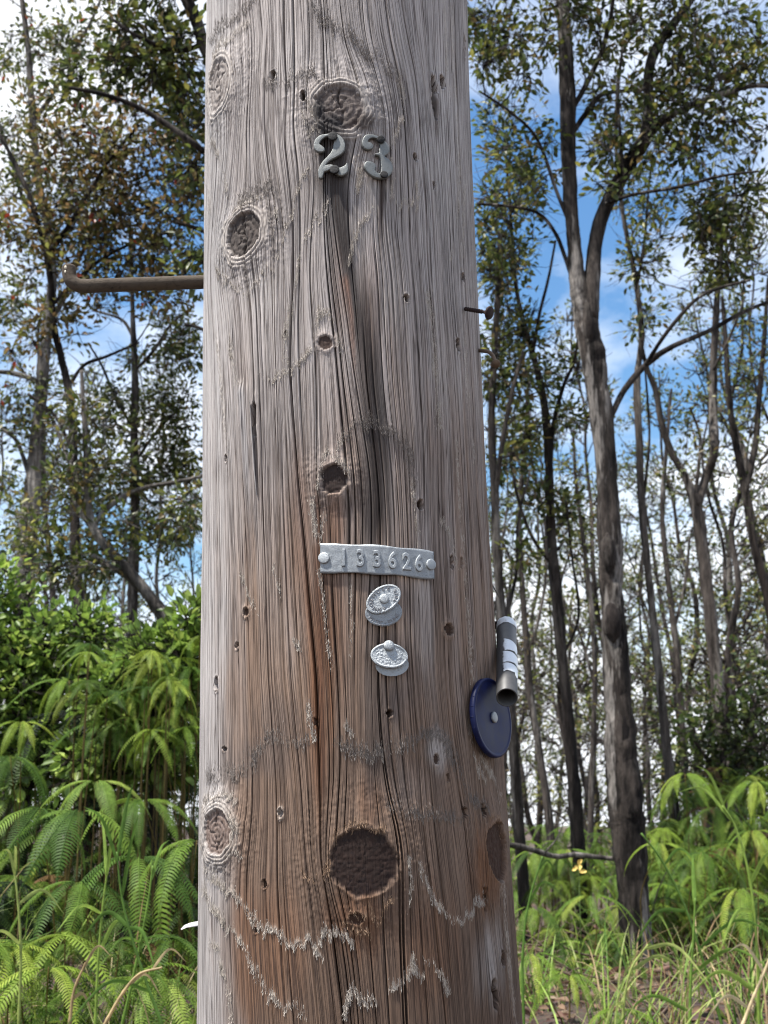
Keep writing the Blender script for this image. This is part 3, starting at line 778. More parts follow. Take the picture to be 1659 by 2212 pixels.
# ------------------------------------------------------------------ things fixed to the pole
M_ALU = metal_mat('weathered_aluminium', lin(146, 150, 153), lin(66, 64, 64), .7, .45, 700, .9, .5)
M_ALU_LIGHT = metal_mat('bright_aluminium', lin(162, 166, 168), lin(84, 83, 84), .7, .40, 900, .8, .6)
M_CAST = metal_mat('cast_zinc', lin(122, 124, 122), lin(64, 63, 61), .5, .50, 380, .75, .4)
M_TAR = metal_mat('tarred_nail', lin(24, 22, 22), lin(14, 13, 13), .0, .75, 300, .7, .6)
M_GRIME = metal_mat('grimy_aluminium', lin(132, 132, 134), lin(80, 78, 78), .5, .5, 300, .6, .2)
M_RUST = metal_mat('dark_rusty_steel', lin(48, 32, 28), lin(24, 17, 16), .2, .8, 400, .8, .8)
M_RUST2 = metal_mat('weathered_steel', lin(112, 94, 78), lin(60, 46, 38), .25, .7, 260, .8, .6)
M_STEP = metal_mat('rusted_step_iron', lin(76, 66, 55), lin(32, 26, 22), .0, .9, 130, 1.0, 1.0)

def relief(sdf, x0, x1, y0, y1, nx, ny, height, back=-.0015):
    """Solid plate whose outline is sdf < 0, front height from height(x, y, d)."""
    xs = np.linspace(x0, x1, nx); ys = np.linspace(y0, y1, ny)
    X, Y = np.meshgrid(xs, ys)
    h = max(xs[1] - xs[0], ys[1] - ys[0])
    D = sdf(X, Y)
    for _ in range(2):                      # pull the border vertices onto the outline
        e = 1e-6 + h * .05
        gx = (sdf(X + e, Y) - sdf(X - e, Y)) / (2 * e); gy = (sdf(X, Y + e) - sdf(X, Y - e)) / (2 * e)
        gl = gx * gx + gy * gy + 1e-9
        m = np.abs(D) < h * .75
        X = np.where(m, X - D * gx / gl, X); Y = np.where(m, Y - D * gy / gl, Y)
        D = sdf(X, Y)
    inside = D < h * .12
    cell = inside[:-1, :-1] & inside[1:, :-1] & inside[:-1, 1:] & inside[1:, 1:]
    idx = np.arange(nx * ny).reshape(ny, nx)
    q = np.stack([idx[:-1, :-1], idx[:-1, 1:], idx[1:, 1:], idx[1:, :-1]], -1)[cell]
    Zt = height(X, Y, D)
    top = np.stack([X, Y, Zt], -1).reshape(-1, 3)
    bot = np.stack([X, Y, np.full_like(X, back)], -1).reshape(-1, 3)
    e = np.concatenate([q[:, [0, 1]], q[:, [1, 2]], q[:, [2, 3]], q[:, [3, 0]]])
    key = {}
    es = set(map(tuple, e.tolist()))
    bd = np.array([a for a in es if (a[1], a[0]) not in es])
    n0 = len(top)
    walls = np.stack([bd[:, 1], bd[:, 0], bd[:, 0] + n0, bd[:, 1] + n0], -1)
    V = np.vstack([top, bot]); Q = np.vstack([q, walls, q[:, ::-1] + n0])
    used = np.unique(Q); mp = np.full(len(V), -1); mp[used] = np.arange(len(used))
    return V[used], mp[Q]

def stroke_sdf(strokes):
    segs = []
    for s in strokes:
        s = smooth_path(np.array(s, float), len(s) * 5)
        segs += list(zip(s[:-1], s[1:]))
    def f(X, Y):
        best = np.full(np.shape(X), 1e9)
        for a, b in segs:
            dx, dy = b[0] - a[0], b[1] - a[1]
            t = np.clip(((X - a[0]) * dx + (Y - a[1]) * dy) / (dx * dx + dy * dy + 1e-12), 0, 1)
            best = np.minimum(best, np.hypot(X - a[0] - t * dx, Y - a[1] - t * dy) - (a[2] + t * (b[2] - a[2])))
        return best
    return f

def text_mesh(ch, size, extrude=.0, bevel=.0, res=1):
    """Vertices and polygons of a built-in-font character, centred, height along Y."""
    cu = bpy.data.curves.new('glyph', 'FONT')
    cu.body = ch; cu.size = size; cu.extrude = extrude; cu.bevel_depth = bevel; cu.bevel_resolution = res
    cu.resolution_u = 5; cu.align_x = 'CENTER'; cu.align_y = 'CENTER'
    ob = bpy.data.objects.new('glyph', cu); COL.objects.link(ob)
    me = ob.to_mesh()
    v = np.array([x.co[:] for x in me.vertices]); f = [list(p.vertices) for p in me.polygons]
    ob.to_mesh_clear()
    bpy.data.objects.remove(ob); bpy.data.curves.remove(cu)
    if len(v):
        v[:, :2] -= (v[:, :2].min(0) + v[:, :2].max(0)) / 2
    return v, f

def poly_mesh(name, v, f, smooth=False):
    me = bpy.data.meshes.new(name)
    me.from_pydata([tuple(x) for x in v], [], f)
    me.update()
    if smooth: me.polygons.foreach_set('use_smooth', np.ones(len(me.polygons), bool))
    return me

def child(name, me, mat, parent, mtx=None):
    """A part given in its parent's local frame."""
    o = link(name, me, mat, parent)
    if mtx is not None: o.matrix_local = mtx
    return o

def nail_head(r, h, dome=.35, sides=20):
    pr = [(1e-5, -h), (r * .8, -h), (r, -h * .2), (r, h * .35), (r * .85, h * (.35 + dome * .6)), (r * .5, h * (.35 + dome)), (1e-5, h * (.4 + dome))]
    v, q = lathe(pr, sides)
    return mesh_np('nail_head', v, q, smooth=True)

MM = px(1.222)     # metres per photo pixel on the front of the pole
# --- the two house numerals
ZS = MM * 420 / 1659 / 1.8517      # metres per pixel of the 420-wide enlargement
def numeral(name, label, strokes, cx, cy, wx, wy, nails, tilt):
    """strokes drawn in enlargement pixels; (wx, wy) the centre there; (cx, cy) the photo point."""
    YS = 1.1
    conv = [[((x - wx) * ZS, -(y - wy) * ZS * YS, r * ZS * 1.03) for x, y, r in s] for s in strokes]
    sd = stroke_sdf(conv)
    t = .0024
    bev = .0006
    v, q = relief(sd, -.020, .020, -.030, .030, 96, 144, lambda X, Y, D: t * (1 - .4 * np.clip(1 + np.maximum(D, -bev) / bev, 0, 1) ** 2) + .0002 * np.clip(-D / .003, 0, 1))
    M0 = pole_frame(cx, cy, .0032) @ Matrix.Rotation(math.radians(tilt), 4, 'Z')
    root = empty(name, (0, 0, 0)); root.matrix_world = M0
    child('figure', mesh_np('figure', v, q, smooth=False), M_CAST, root)
    for x, y, r, hz in nails:
        hd = nail_head(r * ZS, .0022, .2)
        mt = Matrix.Translation(((x - wx) * ZS, -(y - wy) * ZS * YS, t + hz)) @ Matrix.Rotation(math.radians(random.uniform(-9, 9)), 4, 'X')
        nl = child('nail', hd, M_TAR, root, mt)
        sv, sq, st = tube([(0, 0, .0), (0, 0, -.010)], r * ZS * .45, 10)
        child('shank', mesh_np('shank', sv, [sq, st]), M_TAR, nl)
    tag(root, label, 'house numeral')
    return root
numeral('metal_numeral', 'grey cast metal numeral 2 nailed below the top knot',
    [[(345,395,52),(300,372,66),(268,330,48),(285,255,47),(350,195,40),(440,168,24),(530,172,34),(610,225,62),(640,310,90),(628,400,96),(560,478,68),(470,545,44),(400,605,40),(355,670,42),(330,750,52),(318,840,34)],
     [(340,730,46),(420,705,52),(495,690,42),(560,730,48),(640,775,70),(700,755,68),(740,700,34),(752,655,14)]],
    716, 342, 500, 510, [(538,205,78,.0012),(548,752,80,.0016)], 1.0)
numeral('metal_numeral', 'grey cast metal numeral 3 with a nicked edge, right of the 2',
    [[(1062,370,64),(1010,372,68),(985,310,48),(1020,240,46),(1100,205,34),(1190,215,30),(1270,265,45),(1322,360,78),(1310,420,80),(1270,480,44),(1225,490,30),(1170,495,14)],
     [(1250,490,34),(1300,550,52),(1350,630,92),(1362,710,96),(1320,800,70),(1250,840,48),(1160,830,52),(1080,770,70),(1048,700,74),(1075,670,50),(1120,690,48),(1140,735,22)]],
    813, 344, 1200, 535, [(1248,255,68,.0014),(1302,826,66,.0014)], -1.0)

# --- the long number plate
def number_plate():
    c = (818, 1211)
    th0, z0 = on_pole(*c)
    _, _, R = pole_axis(z0)
    Rp = R + .0034
    W, Hh = .1205, .0300
    nx, ny = 90, 16
    u = np.linspace(-W / 2, W / 2, nx); vv = np.linspace(-Hh / 2, Hh / 2, ny)
    tilt = math.radians(-1.0)
    def bend(x, y, h):
        xr = x * math.cos(tilt) - y * math.sin(tilt); yr = x * math.sin(tilt) + y * math.cos(tilt)
        lift = .0022 * np.clip((xr - .035) / .025, 0, 1) ** 2 + .0003 * np.sin(xr * 70 + 1)
        return pole_pt(th0 + xr / Rp, z0 + yr, .0034 + lift + h)
    U, V = np.meshgrid(u, vv)
    # slightly buckled edges and worn corners
    V2 = V + .0006 * np.sin(U * 130 + 2) * np.sign(V) * (np.abs(V) > Hh * .45) - .0008 * (U > W * .47) * (V / Hh)
    hh = .0004 * (vnoise(U * 300, V * 300, 71) - .5)
    front = bend(U, V2, hh).reshape(-1, 3); bk = bend(U, V2, hh - .0006).reshape(-1, 3)
    i = np.arange(ny - 1)[:, None] * nx; j = np.arange(nx - 1)[None]
    q = np.stack([i + j, i + j + 1, i + nx + j + 1, i + nx + j], -1).reshape(-1, 4)
    n0 = len(front)
    ring = np.concatenate([np.arange(nx), np.arange(1, ny) * nx + nx - 1, (ny - 1) * nx + np.arange(nx - 2, -1, -1), np.arange(ny - 2, 0, -1) * nx])
    r2 = np.roll(ring, -1)
    walls = np.stack([r2, ring, ring + n0, r2 + n0], -1)
    root = empty('number_plate', pole_pt(th0, z0))
    o3 = np.array(root.location)
    child('plate', mesh_np('plate', np.vstack([front, bk]) - o3, [q, q[:, ::-1] + n0, walls], smooth=False), M_ALU, root)
    xs = [-.0365, -.0195, -.0025, .0135, .0290, .0430]
    for ch, x in zip('133626', xs):
        v, f = text_mesh(ch, .0265, .0006, .00115, 2)
        sc = .0182 / (v[:, 1].max() - v[:, 1].min())
        v[:, 0] *= sc * .80; v[:, 1] *= sc
        dy = .0007
        w = bend(v[:, 0] + x, v[:, 1] + dy, v[:, 2] * .75 + .0002)
        child('digit', poly_mesh('digit', w - o3, f), M_ALU_LIGHT if ch in '26' else M_ALU, root)
    for x, y in ((-.0565, .0002), (.0565, .0005)):
        p = bend(np.array(x), np.array(y), .0006)
        th = th0 + x / Rp
        z_ax = Vector((math.sin(th), -math.cos(th), .0)); u_ax = Vector((0, 0, 1)); r_ax = u_ax.cross(z_ax)
        M = Matrix(((r_ax.x, u_ax.x, z_ax.x, p[0] - o3[0]), (r_ax.y, u_ax.y, z_ax.y, p[1] - o3[1]), (r_ax.z, u_ax.z, z_ax.z, p[2] - o3[2]), (0, 0, 0, 1)))
        child('nail', nail_head(.0058, .0017, .3, 24), M_ALU_LIGHT, root, M)
    tag(root, 'curved aluminium number plate stamped 133626 nailed across the pole', 'number plate')
number_plate()

# --- the four oval inspection tags
def oval_tag(label, cx, cy, a, b, rot, off, mat, words, head, rim=True, tip=0.0, clip=None):
    """a, b half axes (m); words: (text, arc centre deg, degrees per letter, radius factor, size, upright)"""
    M0 = pole_frame(cx, cy, off) @ Matrix.Rotation(math.radians(rot), 4, 'Z') @ Matrix.Rotation(math.radians(tip), 4, 'X')
    root = empty('inspection_tag', (0, 0, 0)); root.matrix_world = M0
    def sd(X, Y):
        k = np.sqrt((X / a) ** 2 + (Y / b) ** 2) + 1e-9
        d = (k - 1) * k / (np.sqrt((X / a ** 2) ** 2 + (Y / b ** 2) ** 2) + 1e-9)
        return d
    def hgt(X, Y, D):
        h = .0006 + (.00025 if words else .0006) * (vnoise(X * 800 + 9, Y * 800, 77) - .5) * (1 if words else np.clip(-D / .004, 0, 1))
        h = h - 1.6 * X * X / .33              # bowed to the pole
        if rim: h = h + .0007 * np.exp(-((D + .0014) / .0006) ** 2)
        return h
    v, q = relief(sd, -a * 1.05, a * 1.05, -b * 1.05, b * 1.05, 64, 46, hgt, back=-.0004)
    child('oval_plate', mesh_np('oval_plate', v, q, smooth=False), mat, root)
    LV, LF = [], []
    for text, mid, step, rf, size, up in words:
        n = len(text)
        for i, ch in enumerate(text):
            if ch == ' ': continue
            k = (i - (n - 1) / 2) * step
            ang = math.radians(mid - k if up else mid + k)
            x, y = a * rf * math.cos(ang), b * rf * math.sin(ang)
            nv = Vector((math.cos(ang) / a, math.sin(ang) / b, 0)).normalized()
            r_ = math.atan2(nv.y, nv.x) + (-math.pi / 2 if up else math.pi / 2)
            tv, tf = text_mesh(ch, size, .0002, .00022, 0)
            if not len(tv): continue
            R2 = np.array([[math.cos(r_), -math.sin(r_)], [math.sin(r_), math.cos(r_)]])
            w = tv.copy(); w[:, :2] = tv[:, :2] @ R2.T + [x, y]
            w[:, 2] += .0007 - 1.6 * w[:, 0] ** 2 / .33
            o0 = sum(len(z) for z in LV)
            LV.append(w); LF += [[i2 + o0 for i2 in ff] for ff in tf]
    if LV:
        child('lettering', poly_mesh('lettering', np.concatenate(LV), LF), M_GRIME, root)['kind'] = 'stuff'
    if head:
        hx, hy, r, dome = head
        pr = [(1e-5, -.001), (r, -.001), (r, r * dome * .25), (r * .92, r * dome * .6), (r * .7, r * dome * .85), (r * .4, r * dome * .97), (1e-5, r * dome)]
        hv, hq = lathe(pr, 24)
        child('nail', mesh_np('nail_head', hv, hq, smooth=True), M_ALU_LIGHT, root, Matrix.Translation((hx, hy, .0008)))
    tag(root, label, 'inspection tag')
oval_tag('lower oval aluminium tag of the upper pair, reading MITC-FUME along its bottom edge', 827, 1325, .0192, .0138, 6, .0042, M_ALU,
         [('MITC-FUME', -90, 17, .76, .0056, False)], None)
oval_tag('tilted oval aluminium tag of the upper pair, reading OSMOSE INSP. 2012', 826, 1296, .0198, .0128, 32, .0058, M_ALU_LIGHT,
         [('OSMOSE', 105, 24, .74, .0052, True), ('INSP. 2012', -82, 19, .74, .0050, False)], (0.0002, -.0002, .0050, .25), tip=-4)
oval_tag('lower pale oval tag of the lower pair, mostly hidden behind the upper one', 845, 1438, .0172, .0110, 4, .0042, M_ALU_LIGHT,
         [], None, rim=False)
oval_tag('oval aluminium tag with a domed nail at its top, in the lower pair', 838, 1418, .0192, .0128, -3, .0058, M_ALU_LIGHT,
         [], (-.0006, .0098, .0056, .5), tip=-7)

# --- pole step
def pole_step():
    pts = [(470,606,1.335),(440,609,1.325),(380,611,1.318),(300,614,1.310),(215,617,1.302),(178,618,1.298),(160,612,1.296),(151,600,1.296),(149,585,1.296),(148,573,1.296)]
    p = np.array([at(x, y, Y) for x, y, Y in pts])
    p = smooth_path(p, 46)
    r = np.full(46, .0080)
    r[-3:] = [.0079, .0070, .0048]
    v, q, t = tube(p, r, 20, wob=.05, seed=4)
    root = empty('pole_step', at(440, 609, 1.325)); o3 = np.array(root.location)
    child('rod', mesh_np('rod', v - o3, [q, t], smooth=True), M_STEP, root)
    # lichen dots on the turned-up end
    m, n, l, out = new_mat('pale_lichen')
    bs = N(n, l, 'ShaderNodeBsdfPrincipled', {'Base Color': (*lin(198, 190, 172), 1), 'Roughness': .9}); l.new(bs.outputs[0], out.inputs[0])
    for x, y, s in ((142, 577, .0021), (141, 587, .0016)):
        c = at(x, y, 1.2885); sv, sq = lathe([(1e-5, -.0006), (s * .6, -.0004), (s, 0), (s * .6, .0005), (1e-5, .0006)], 12)
        sv = sv[:, [0, 2, 1]] * [.8, 1, 1.3]
        child('lichen_spot', mesh_np('lichen_spot', sv + (c - o3), sq[:, ::-1], smooth=True), m, root)
    tag(root, 'rusty iron climbing step with upturned end sticking out left', 'pole step')
pole_step()

# --- blue disc
def blue_disc():
    m, n, l, out = new_mat('blue_plastic')
    tc = N(n, l, 'ShaderNodeTexCoord')
    nz = N(n, l, 'ShaderNodeTexNoise', {'Vector': tc.outputs['Object'], 'Scale': 90.0, 'Detail': 5.0})
    rp = N(n, l, 'ShaderNodeValToRGB', {0: nz.outputs['Fac']})
    rp.color_ramp.elements[0].position = .3; rp.color_ramp.elements[0].color = (*lin(13, 19, 54), 1)
    rp.color_ramp.elements[1].position = .75; rp.color_ramp.elements[1].color = (*lin(23, 32, 74), 1)
    rr = N(n, l, 'ShaderNodeMapRange', {'Value': nz.outputs['Fac'], 'To Min': .40, 'To Max': .6})
    bs = N(n, l, 'ShaderNodeBsdfPrincipled', {'Base Color': rp.outputs[0], 'Roughness': rr.outputs[0], 'Specular IOR Level': .25})
    l.new(bs.outputs[0], out.inputs[0])
    M0 = pole_frame(1049, 1551, .006)
    root = empty('plastic_disc', (0, 0, 0)); root.matrix_world = M0 @ Matrix.Rotation(math.radians(-2), 4, 'Y') @ Matrix.Rotation(math.radians(-3), 4, 'X')
    R = .0415
    pr = [(1e-5, -.003), (R * .97, -.003), (R, -.002), (R, .0022), (R * .985, .0031), (R * .955, .0034), (R * .925, .0033), (R * .905, .0028), (R * .88, .0029), (R * .5, .0027), (1e-5, .0022)]
    v, q = lathe(pr, 72)
    child('dish', mesh_np('dish', v, q, smooth=True), m, root)
    # the short fluted ribs moulded into its edge
    rb = MB()
    for a in np.linspace(0, 2 * math.pi, 24, endpoint=False):
        c, s = math.cos(a), math.sin(a)
        b = np.array([(x, y, z) for x in (R - .0004, R + .0002) for y in (-.0005, .0005) for z in (-.0018, .0022)])
        rb.add(np.stack([b[:, 0] * c - b[:, 1] * s, b[:, 0] * s + b[:, 1] * c, b[:, 2]], -1), q=[(0, 1, 3, 2), (4, 6, 7, 5), (0, 4, 5, 1), (2, 3, 7, 6), (0, 2, 6, 4), (1, 5, 7, 3)])
    child('edge_rib', rb.mesh('edge_rib'), m, root)['kind'] = 'stuff'
    child('nail', nail_head(.0058, .0024, .4, 18), M_ALU_LIGHT, root, Matrix.Translation((.001, 0, .0036)))
    tag(root, 'dark blue round plastic disc nailed to the right side of the pole', 'disc')
blue_disc()

# --- grey pipe with torn silver tape
def pipe():
    m, n, l, out = new_mat('grey_plastic_pipe')
    tc = N(n, l, 'ShaderNodeTexCoord')
    nz = N(n, l, 'ShaderNodeTexNoise', {'Vector': tc.outputs['Object'], 'Scale': 60.0, 'Detail': 6.0, 'Roughness': .65})
    rp = N(n, l, 'ShaderNodeValToRGB', {0: nz.outputs['Fac']})
    rp.color_ramp.elements[0].position = .25; rp.color_ramp.elements[0].color = (*lin(56, 55, 55), 1)
    rp.color_ramp.elements[1].position = .8; rp.color_ramp.elements[1].color = (*lin(80, 79, 78), 1)
    bs = N(n, l, 'ShaderNodeBsdfPrincipled', {'Base Color': rp.outputs[0], 'Roughness': .5}); l.new(bs.outputs[0], out.inputs[0])
    mt, n, l, out = new_mat('silver_foil_tape')
    tc = N(n, l, 'ShaderNodeTexCoord')
    nz = N(n, l, 'ShaderNodeTexNoise', {'Vector': tc.outputs['Object'], 'Scale': 420.0, 'Detail': 6.0, 'Roughness': .7})
    bp = N(n, l, 'ShaderNodeBump', {'Height': nz.outputs['Fac'], 'Strength': .7, 'Distance': .001})
    bs = N(n, l, 'ShaderNodeBsdfPrincipled', {'Base Color': (*lin(222, 224, 225), 1), 'Metallic': .35, 'Roughness': .42, 'Normal': bp.outputs[0]}); l.new(bs.outputs[0], out.inputs[0])
    A = at(1095, 1507, 1.250); B = at(1094, 1352, 1.372)
    ax = Vector(B - A); L = ax.length; ax.normalize()
    xr = Vector((1, 0, 0)); yv = ax.cross(xr).normalized(); xr = yv.cross(ax).normalized()   # local Z runs up the pipe
    M0 = Matrix(((xr.x, yv.x, ax.x, A[0]), (xr.y, yv.y, ax.y, A[1]), (xr.z, yv.z, ax.z, A[2]), (0, 0, 0, 1)))
    root = empty('plastic_pipe', (0, 0, 0)); root.matrix_world = M0
    R = .0112
    pr = [(R * .86, L - .01), (R * .86, .0004), (R * .90, 0), (R * .97, 0), (R, .0006), (R, L), (R * .9, L + .001), (1e-5, L + .0012)]
    v, q = lathe(pr, 40)
    child('tube', mesh_np('tube', v, q, smooth=True), m, root)
    v, q = lathe([(R * 1.02, L - .012), (R * 1.05, L - .0118), (R * 1.06, L - .003), (R * 1.0, L + .0022), (R * .7, L + .0036), (1e-5, L + .004)], 40)
    child('taped_cap', mesh_np('taped_cap', v + .0003 * RNG.normal(0, 1, v.shape), q, smooth=False), mt, root)
    # which local angle faces the camera
    toc = (Vector(EYE) - Vector((A + B) / 2)); fa = math.atan2(toc.dot(yv), toc.dot(xr))
    # local angle increases leftwards or rightwards on screen?
    sgn = 1 if Vector((-math.sin(fa), math.cos(fa), 0)).dot(Vector((xr.x, yv.x, 0))) > 0 else -1
    for name, z0, z1, a0, a1, jag in (('tape_patch', .078, .104, -.28, 1.35, .0016), ('tape_patch', .053, .076, -.38, 1.45, .0012), ('tape_patch', .034, .051, -.30, 1.45, .0045)):
        na, nz_ = 16, 12
        aa = np.linspace(a0, a1, na); tt = np.linspace(0, 1, nz_)
        AA, TT = np.meshgrid(aa, tt)
        k = (AA - a0) / (a1 - a0)
        lo = z0 + jag * (vnoise(AA * 5, AA * 0, 81) - .3) * 2 - (.004 * k if jag > .004 else -.002 * k)
        hi = z1 - .006 * k * (jag == .0016) + .0008 * vnoise(AA * 6, AA * 0, 83)
        ZZ = lo + (hi - lo) * TT
        AA = AA + (.5 if jag > .004 else .22) * (vnoise(ZZ * 420, ZZ * 0 + z0 * 99, 82) - .5) * np.clip(1 - k * 4, 0, 1)
        RR = R + .0005 + .0004 * (vnoise(AA * 4, ZZ * 200, 84))
        P1 = np.stack([RR * np.cos(fa + sgn * AA), RR * np.sin(fa + sgn * AA), ZZ], -1).reshape(-1, 3)
        P2 = P1 * np.array([(R + .0001) / (R + .0006), (R + .0001) / (R + .0006), 1])
        i = np.arange(nz_ - 1)[:, None] * na; j = np.arange(na - 1)[None]
        q = np.stack([i + j, i + j + 1, i + na + j + 1, i + na + j], -1).reshape(-1, 4)
        ring = np.concatenate([np.arange(na), np.arange(1, nz_) * na + na - 1, (nz_ - 1) * na + np.arange(na - 2, -1, -1), np.arange(nz_ - 2, 0, -1) * na]); r2 = np.roll(ring, -1)
        n0 = len(P1)
        qq = np.vstack([q, q[:, ::-1] + n0, np.stack([r2, ring, ring + n0, r2 + n0], -1)])
        if sgn < 0: qq = qq[:, ::-1]
        child(name, mesh_np(name, np.vstack([P1, P2]), qq), mt, root)
    # the dark bracket that holds its head to the pole
    c1 = np.array(M0.inverted() @ Vector(at(1083, 1348, 1.372))); c0 = np.array(M0.inverted() @ Vector(at(1064, 1352, 1.380)))
    v, q, t = tube([c0, (c0 + c1) / 2 + [0, 0, .001], c1], [.005, .0045, .004], 8)
    child('bracket', mesh_np('bracket', v, [q, t]), M_RUST, root)
    tag(root, 'short grey plastic pipe with torn silver tape above the blue disc', 'pipe')
pipe()

# --- screw and bent nail on the right edge
def screw():
    a = at(1004, 667, 1.262); b = at(1057, 676, 1.245)
    n = 90
    t = np.linspace(0, 1, n)[:, None]
    p = a * (1 - t) + b * t
    L = np.linalg.norm(b - a)
    u = t[:, 0]
    r = .0018 + .0008 * np.abs(np.sin(u * math.pi * 11)) * (u < .72)
    r = np.where(u > .80, .0018 + .0058 * np.clip((u - .80) / .17, 0, 1) ** 1.6, r)
    v, q, tt = tube(p, r, 14)
    root = empty('screw', a)
    child('shank', mesh_np('shank', v - a, [q, tt], smooth=False), M_RUST, root)
    hp = np.array([b - (b - a) / L * .0005, b + (b - a) / L * .0012])
    v, q, tt = tube(hp, [.0078, .0072], 18)
    child('head', mesh_np('head', v - a, [q, tt]), M_RUST, root)
    tag(root, 'dark rusty wood screw half driven into the right side', 'screw')
screw()
def bent_nail():
    pts = [(1034,757,1.31),(1044,758,1.305),(1055,760,1.30),(1063,766,1.298),(1068,776,1.296),(1071,786,1.294)]
    p = smooth_path(np.array([at(*q) for q in pts]), 24)
    v, q, t = tube(p, .0023, 12, wob=.06, seed=2)
    root = empty('bent_nail', p[0])
    child('shank', mesh_np('shank', v - p[0], [q, t], smooth=True), M_RUST2, root)
    d = p[-1] - p[-2]; d /= np.linalg.norm(d)
    d2 = d + np.array([0, -.55, 0]); d2 /= np.linalg.norm(d2)
    v, q, t = tube(np.array([p[-1] - d2 * .0006, p[-1] + d2 * .0010]), [.0055, .0052], 18)
    child('head', mesh_np('head', v - p[0], [q, t]), M_RUST2, root)
    tag(root, 'bent steel nail curling down from the right edge below the screw', 'nail')
bent_nail()
def splinter():
    pts = [(1060,1258,1.40),(1068,1272,1.375),(1079,1292,1.36)]
    p = smooth_path(np.array([at(*q) for q in pts]), 10)
    v, q, t = tube(p, np.linspace(.0011, .0004, 10), 6)
    o = link('splinter', mesh_np('splinter', v, [q, t]), M_BARK_DARK, POLE)
    pts = [(546,870,1.19),(548,920,1.19),(552,1000,1.195),(556,1070,1.2)]
    rows = []
    for k, (x, y, _) in enumerate(pts):
        th, z = on_pole(x, y); w = (.0035, .0040, .0034, .0006)[k]; o_ = (.0055, .0045, .0035, .002)[k]
        rows += [pole_pt(th - w / .165, z, .0005), pole_pt(th, z, o_), pole_pt(th + .0007, z, o_ - .0012)]
    rows = np.array(rows)
    q = []
    for k in range(3):
        b = k * 3
        q += [(b, b + 1, b + 4, b + 3), (b + 1, b + 2, b + 5, b + 4)]
    m, n, l, out = new_mat('split_wood')
    bs = N(n, l, 'ShaderNodeBsdfPrincipled', {'Base Color': (*lin(158, 152, 148), 1), 'Roughness': .85}); l.new(bs.outputs[0], out.inputs[0])
    link('splinter', mesh_np('splinter', rows, np.array(q)), m, POLE)
splinter()

# ------------------------------------------------------------------ leaves, twigs, trees
def leaves(mb, pos, dirs, nrm, L, W, col, fold=.25):
    """Pointed oval leaves, each two quads folded on the midrib."""
    n = len(pos)
    d = dirs / (np.linalg.norm(dirs, axis=1)[:, None] + 1e-9)
    s = np.cross(d, nrm); s /= np.linalg.norm(s, axis=1)[:, None] + 1e-9
    u = np.cross(s, d)
    L = np.asarray(L)[:, None]; W = np.asarray(W)[:, None]
    f = u * W * fold
    droop = -u * L * .10
    b = pos; t = pos + d * L + droop
    l1 = pos + d * L * .33 + s * W * .46 + f; l2 = pos + d * L * .70 + s * W * .40 + f * .8 + droop * .5
    r1 = pos + d * L * .33 - s * W * .46 + f; r2 = pos + d * L * .70 - s * W * .40 + f * .8 + droop * .5
    v = np.stack([b, l1, l2, t, r2, r1], 1).reshape(-1, 3)
    k = np.arange(n)[:, None] * 6
    q = np.concatenate([k + [0, 1, 2, 3], k + [0, 3, 4, 5]])
    mb.add(v, q=q, c=np.repeat(col, 6, 0))

def batch_twigs(mb, A, B, rA, rB, g, bend=.12, col=(.1, .09, .08), sides=4, rows=4):
    """Many thin tapered twigs A->B at once."""
    A = np.asarray(A); B = np.asarray(B); n = len(A)
    if n == 0: return
    d = B - A; L = np.linalg.norm(d, axis=1)[:, None] + 1e-9; d = d / L
    ref = np.where(np.abs(d[:, 2:3]) < .9, np.array([[0, 0, 1.0]]), np.array([[1.0, 0, 0]]))
    s = np.cross(d, ref); s /= np.linalg.norm(s, axis=1)[:, None]; u = np.cross(s, d)
    k1 = g.normal(0, bend, (n, 1)); k2 = g.normal(0, bend, (n, 1)) - bend * .6
    t = np.linspace(0, 1, rows)
    ang = np.linspace(0, 2 * np.pi, sides, endpoint=False)
    V = np.empty((n, rows, sides, 3))
    for i, tt in enumerate(t):
        w = 4 * tt * (1 - tt)
        c = A + (B - A) * tt + (s * k1 + u * k2) * L * w * .5
        r = (np.asarray(rA) * (1 - tt) + np.asarray(rB) * tt)[:, None]
        for j, a in enumerate(ang):
            V[:, i, j] = c + r * (math.cos(a) * s + math.sin(a) * u)
    base = np.arange(n)[:, None, None] * rows * sides
    i = np.arange(rows - 1)[None, :, None] * sides; j = np.arange(sides)[None, None]; k = (j + 1) % sides
    q = np.stack([base + i + j, base + i + k, base + i + sides + k, base + i + sides + j], -1).reshape(-1, 4)
    mb.add(V.reshape(-1, 3), q=q, c=col)

PAL = {
    'ohia': [lin(74, 86, 44), lin(92, 102, 50), lin(110, 116, 58), lin(58, 70, 38), lin(128, 126, 66), lin(112, 96, 60)],
    'red': [lin(98, 96, 54), lin(114, 104, 62), lin(122, 100, 64), lin(84, 86, 48), lin(136, 108, 72), lin(118, 120, 64)],
    'green': [lin(106, 132, 58), lin(126, 150, 66), lin(88, 112, 50), lin(146, 164, 78)],
    'dark': [lin(62, 76, 40), lin(76, 90, 44), lin(50, 62, 34), lin(94, 102, 52)],
    'shade': [lin(40, 58, 24), lin(52, 72, 28), lin(60, 82, 32), lin(34, 48, 22)],  # deep greens for back ferns; the shade between fronds is put into this colour
    'fern': [lin(76, 104, 38), lin(92, 118, 44), lin(64, 90, 34), lin(106, 130, 50)],
    'dead': [lin(120, 92, 60), lin(98, 74, 50), lin(140, 112, 76), lin(84, 64, 46)],
    'lime': [lin(124, 146, 54), lin(108, 134, 48), lin(142, 158, 64), lin(94, 122, 46)],
}
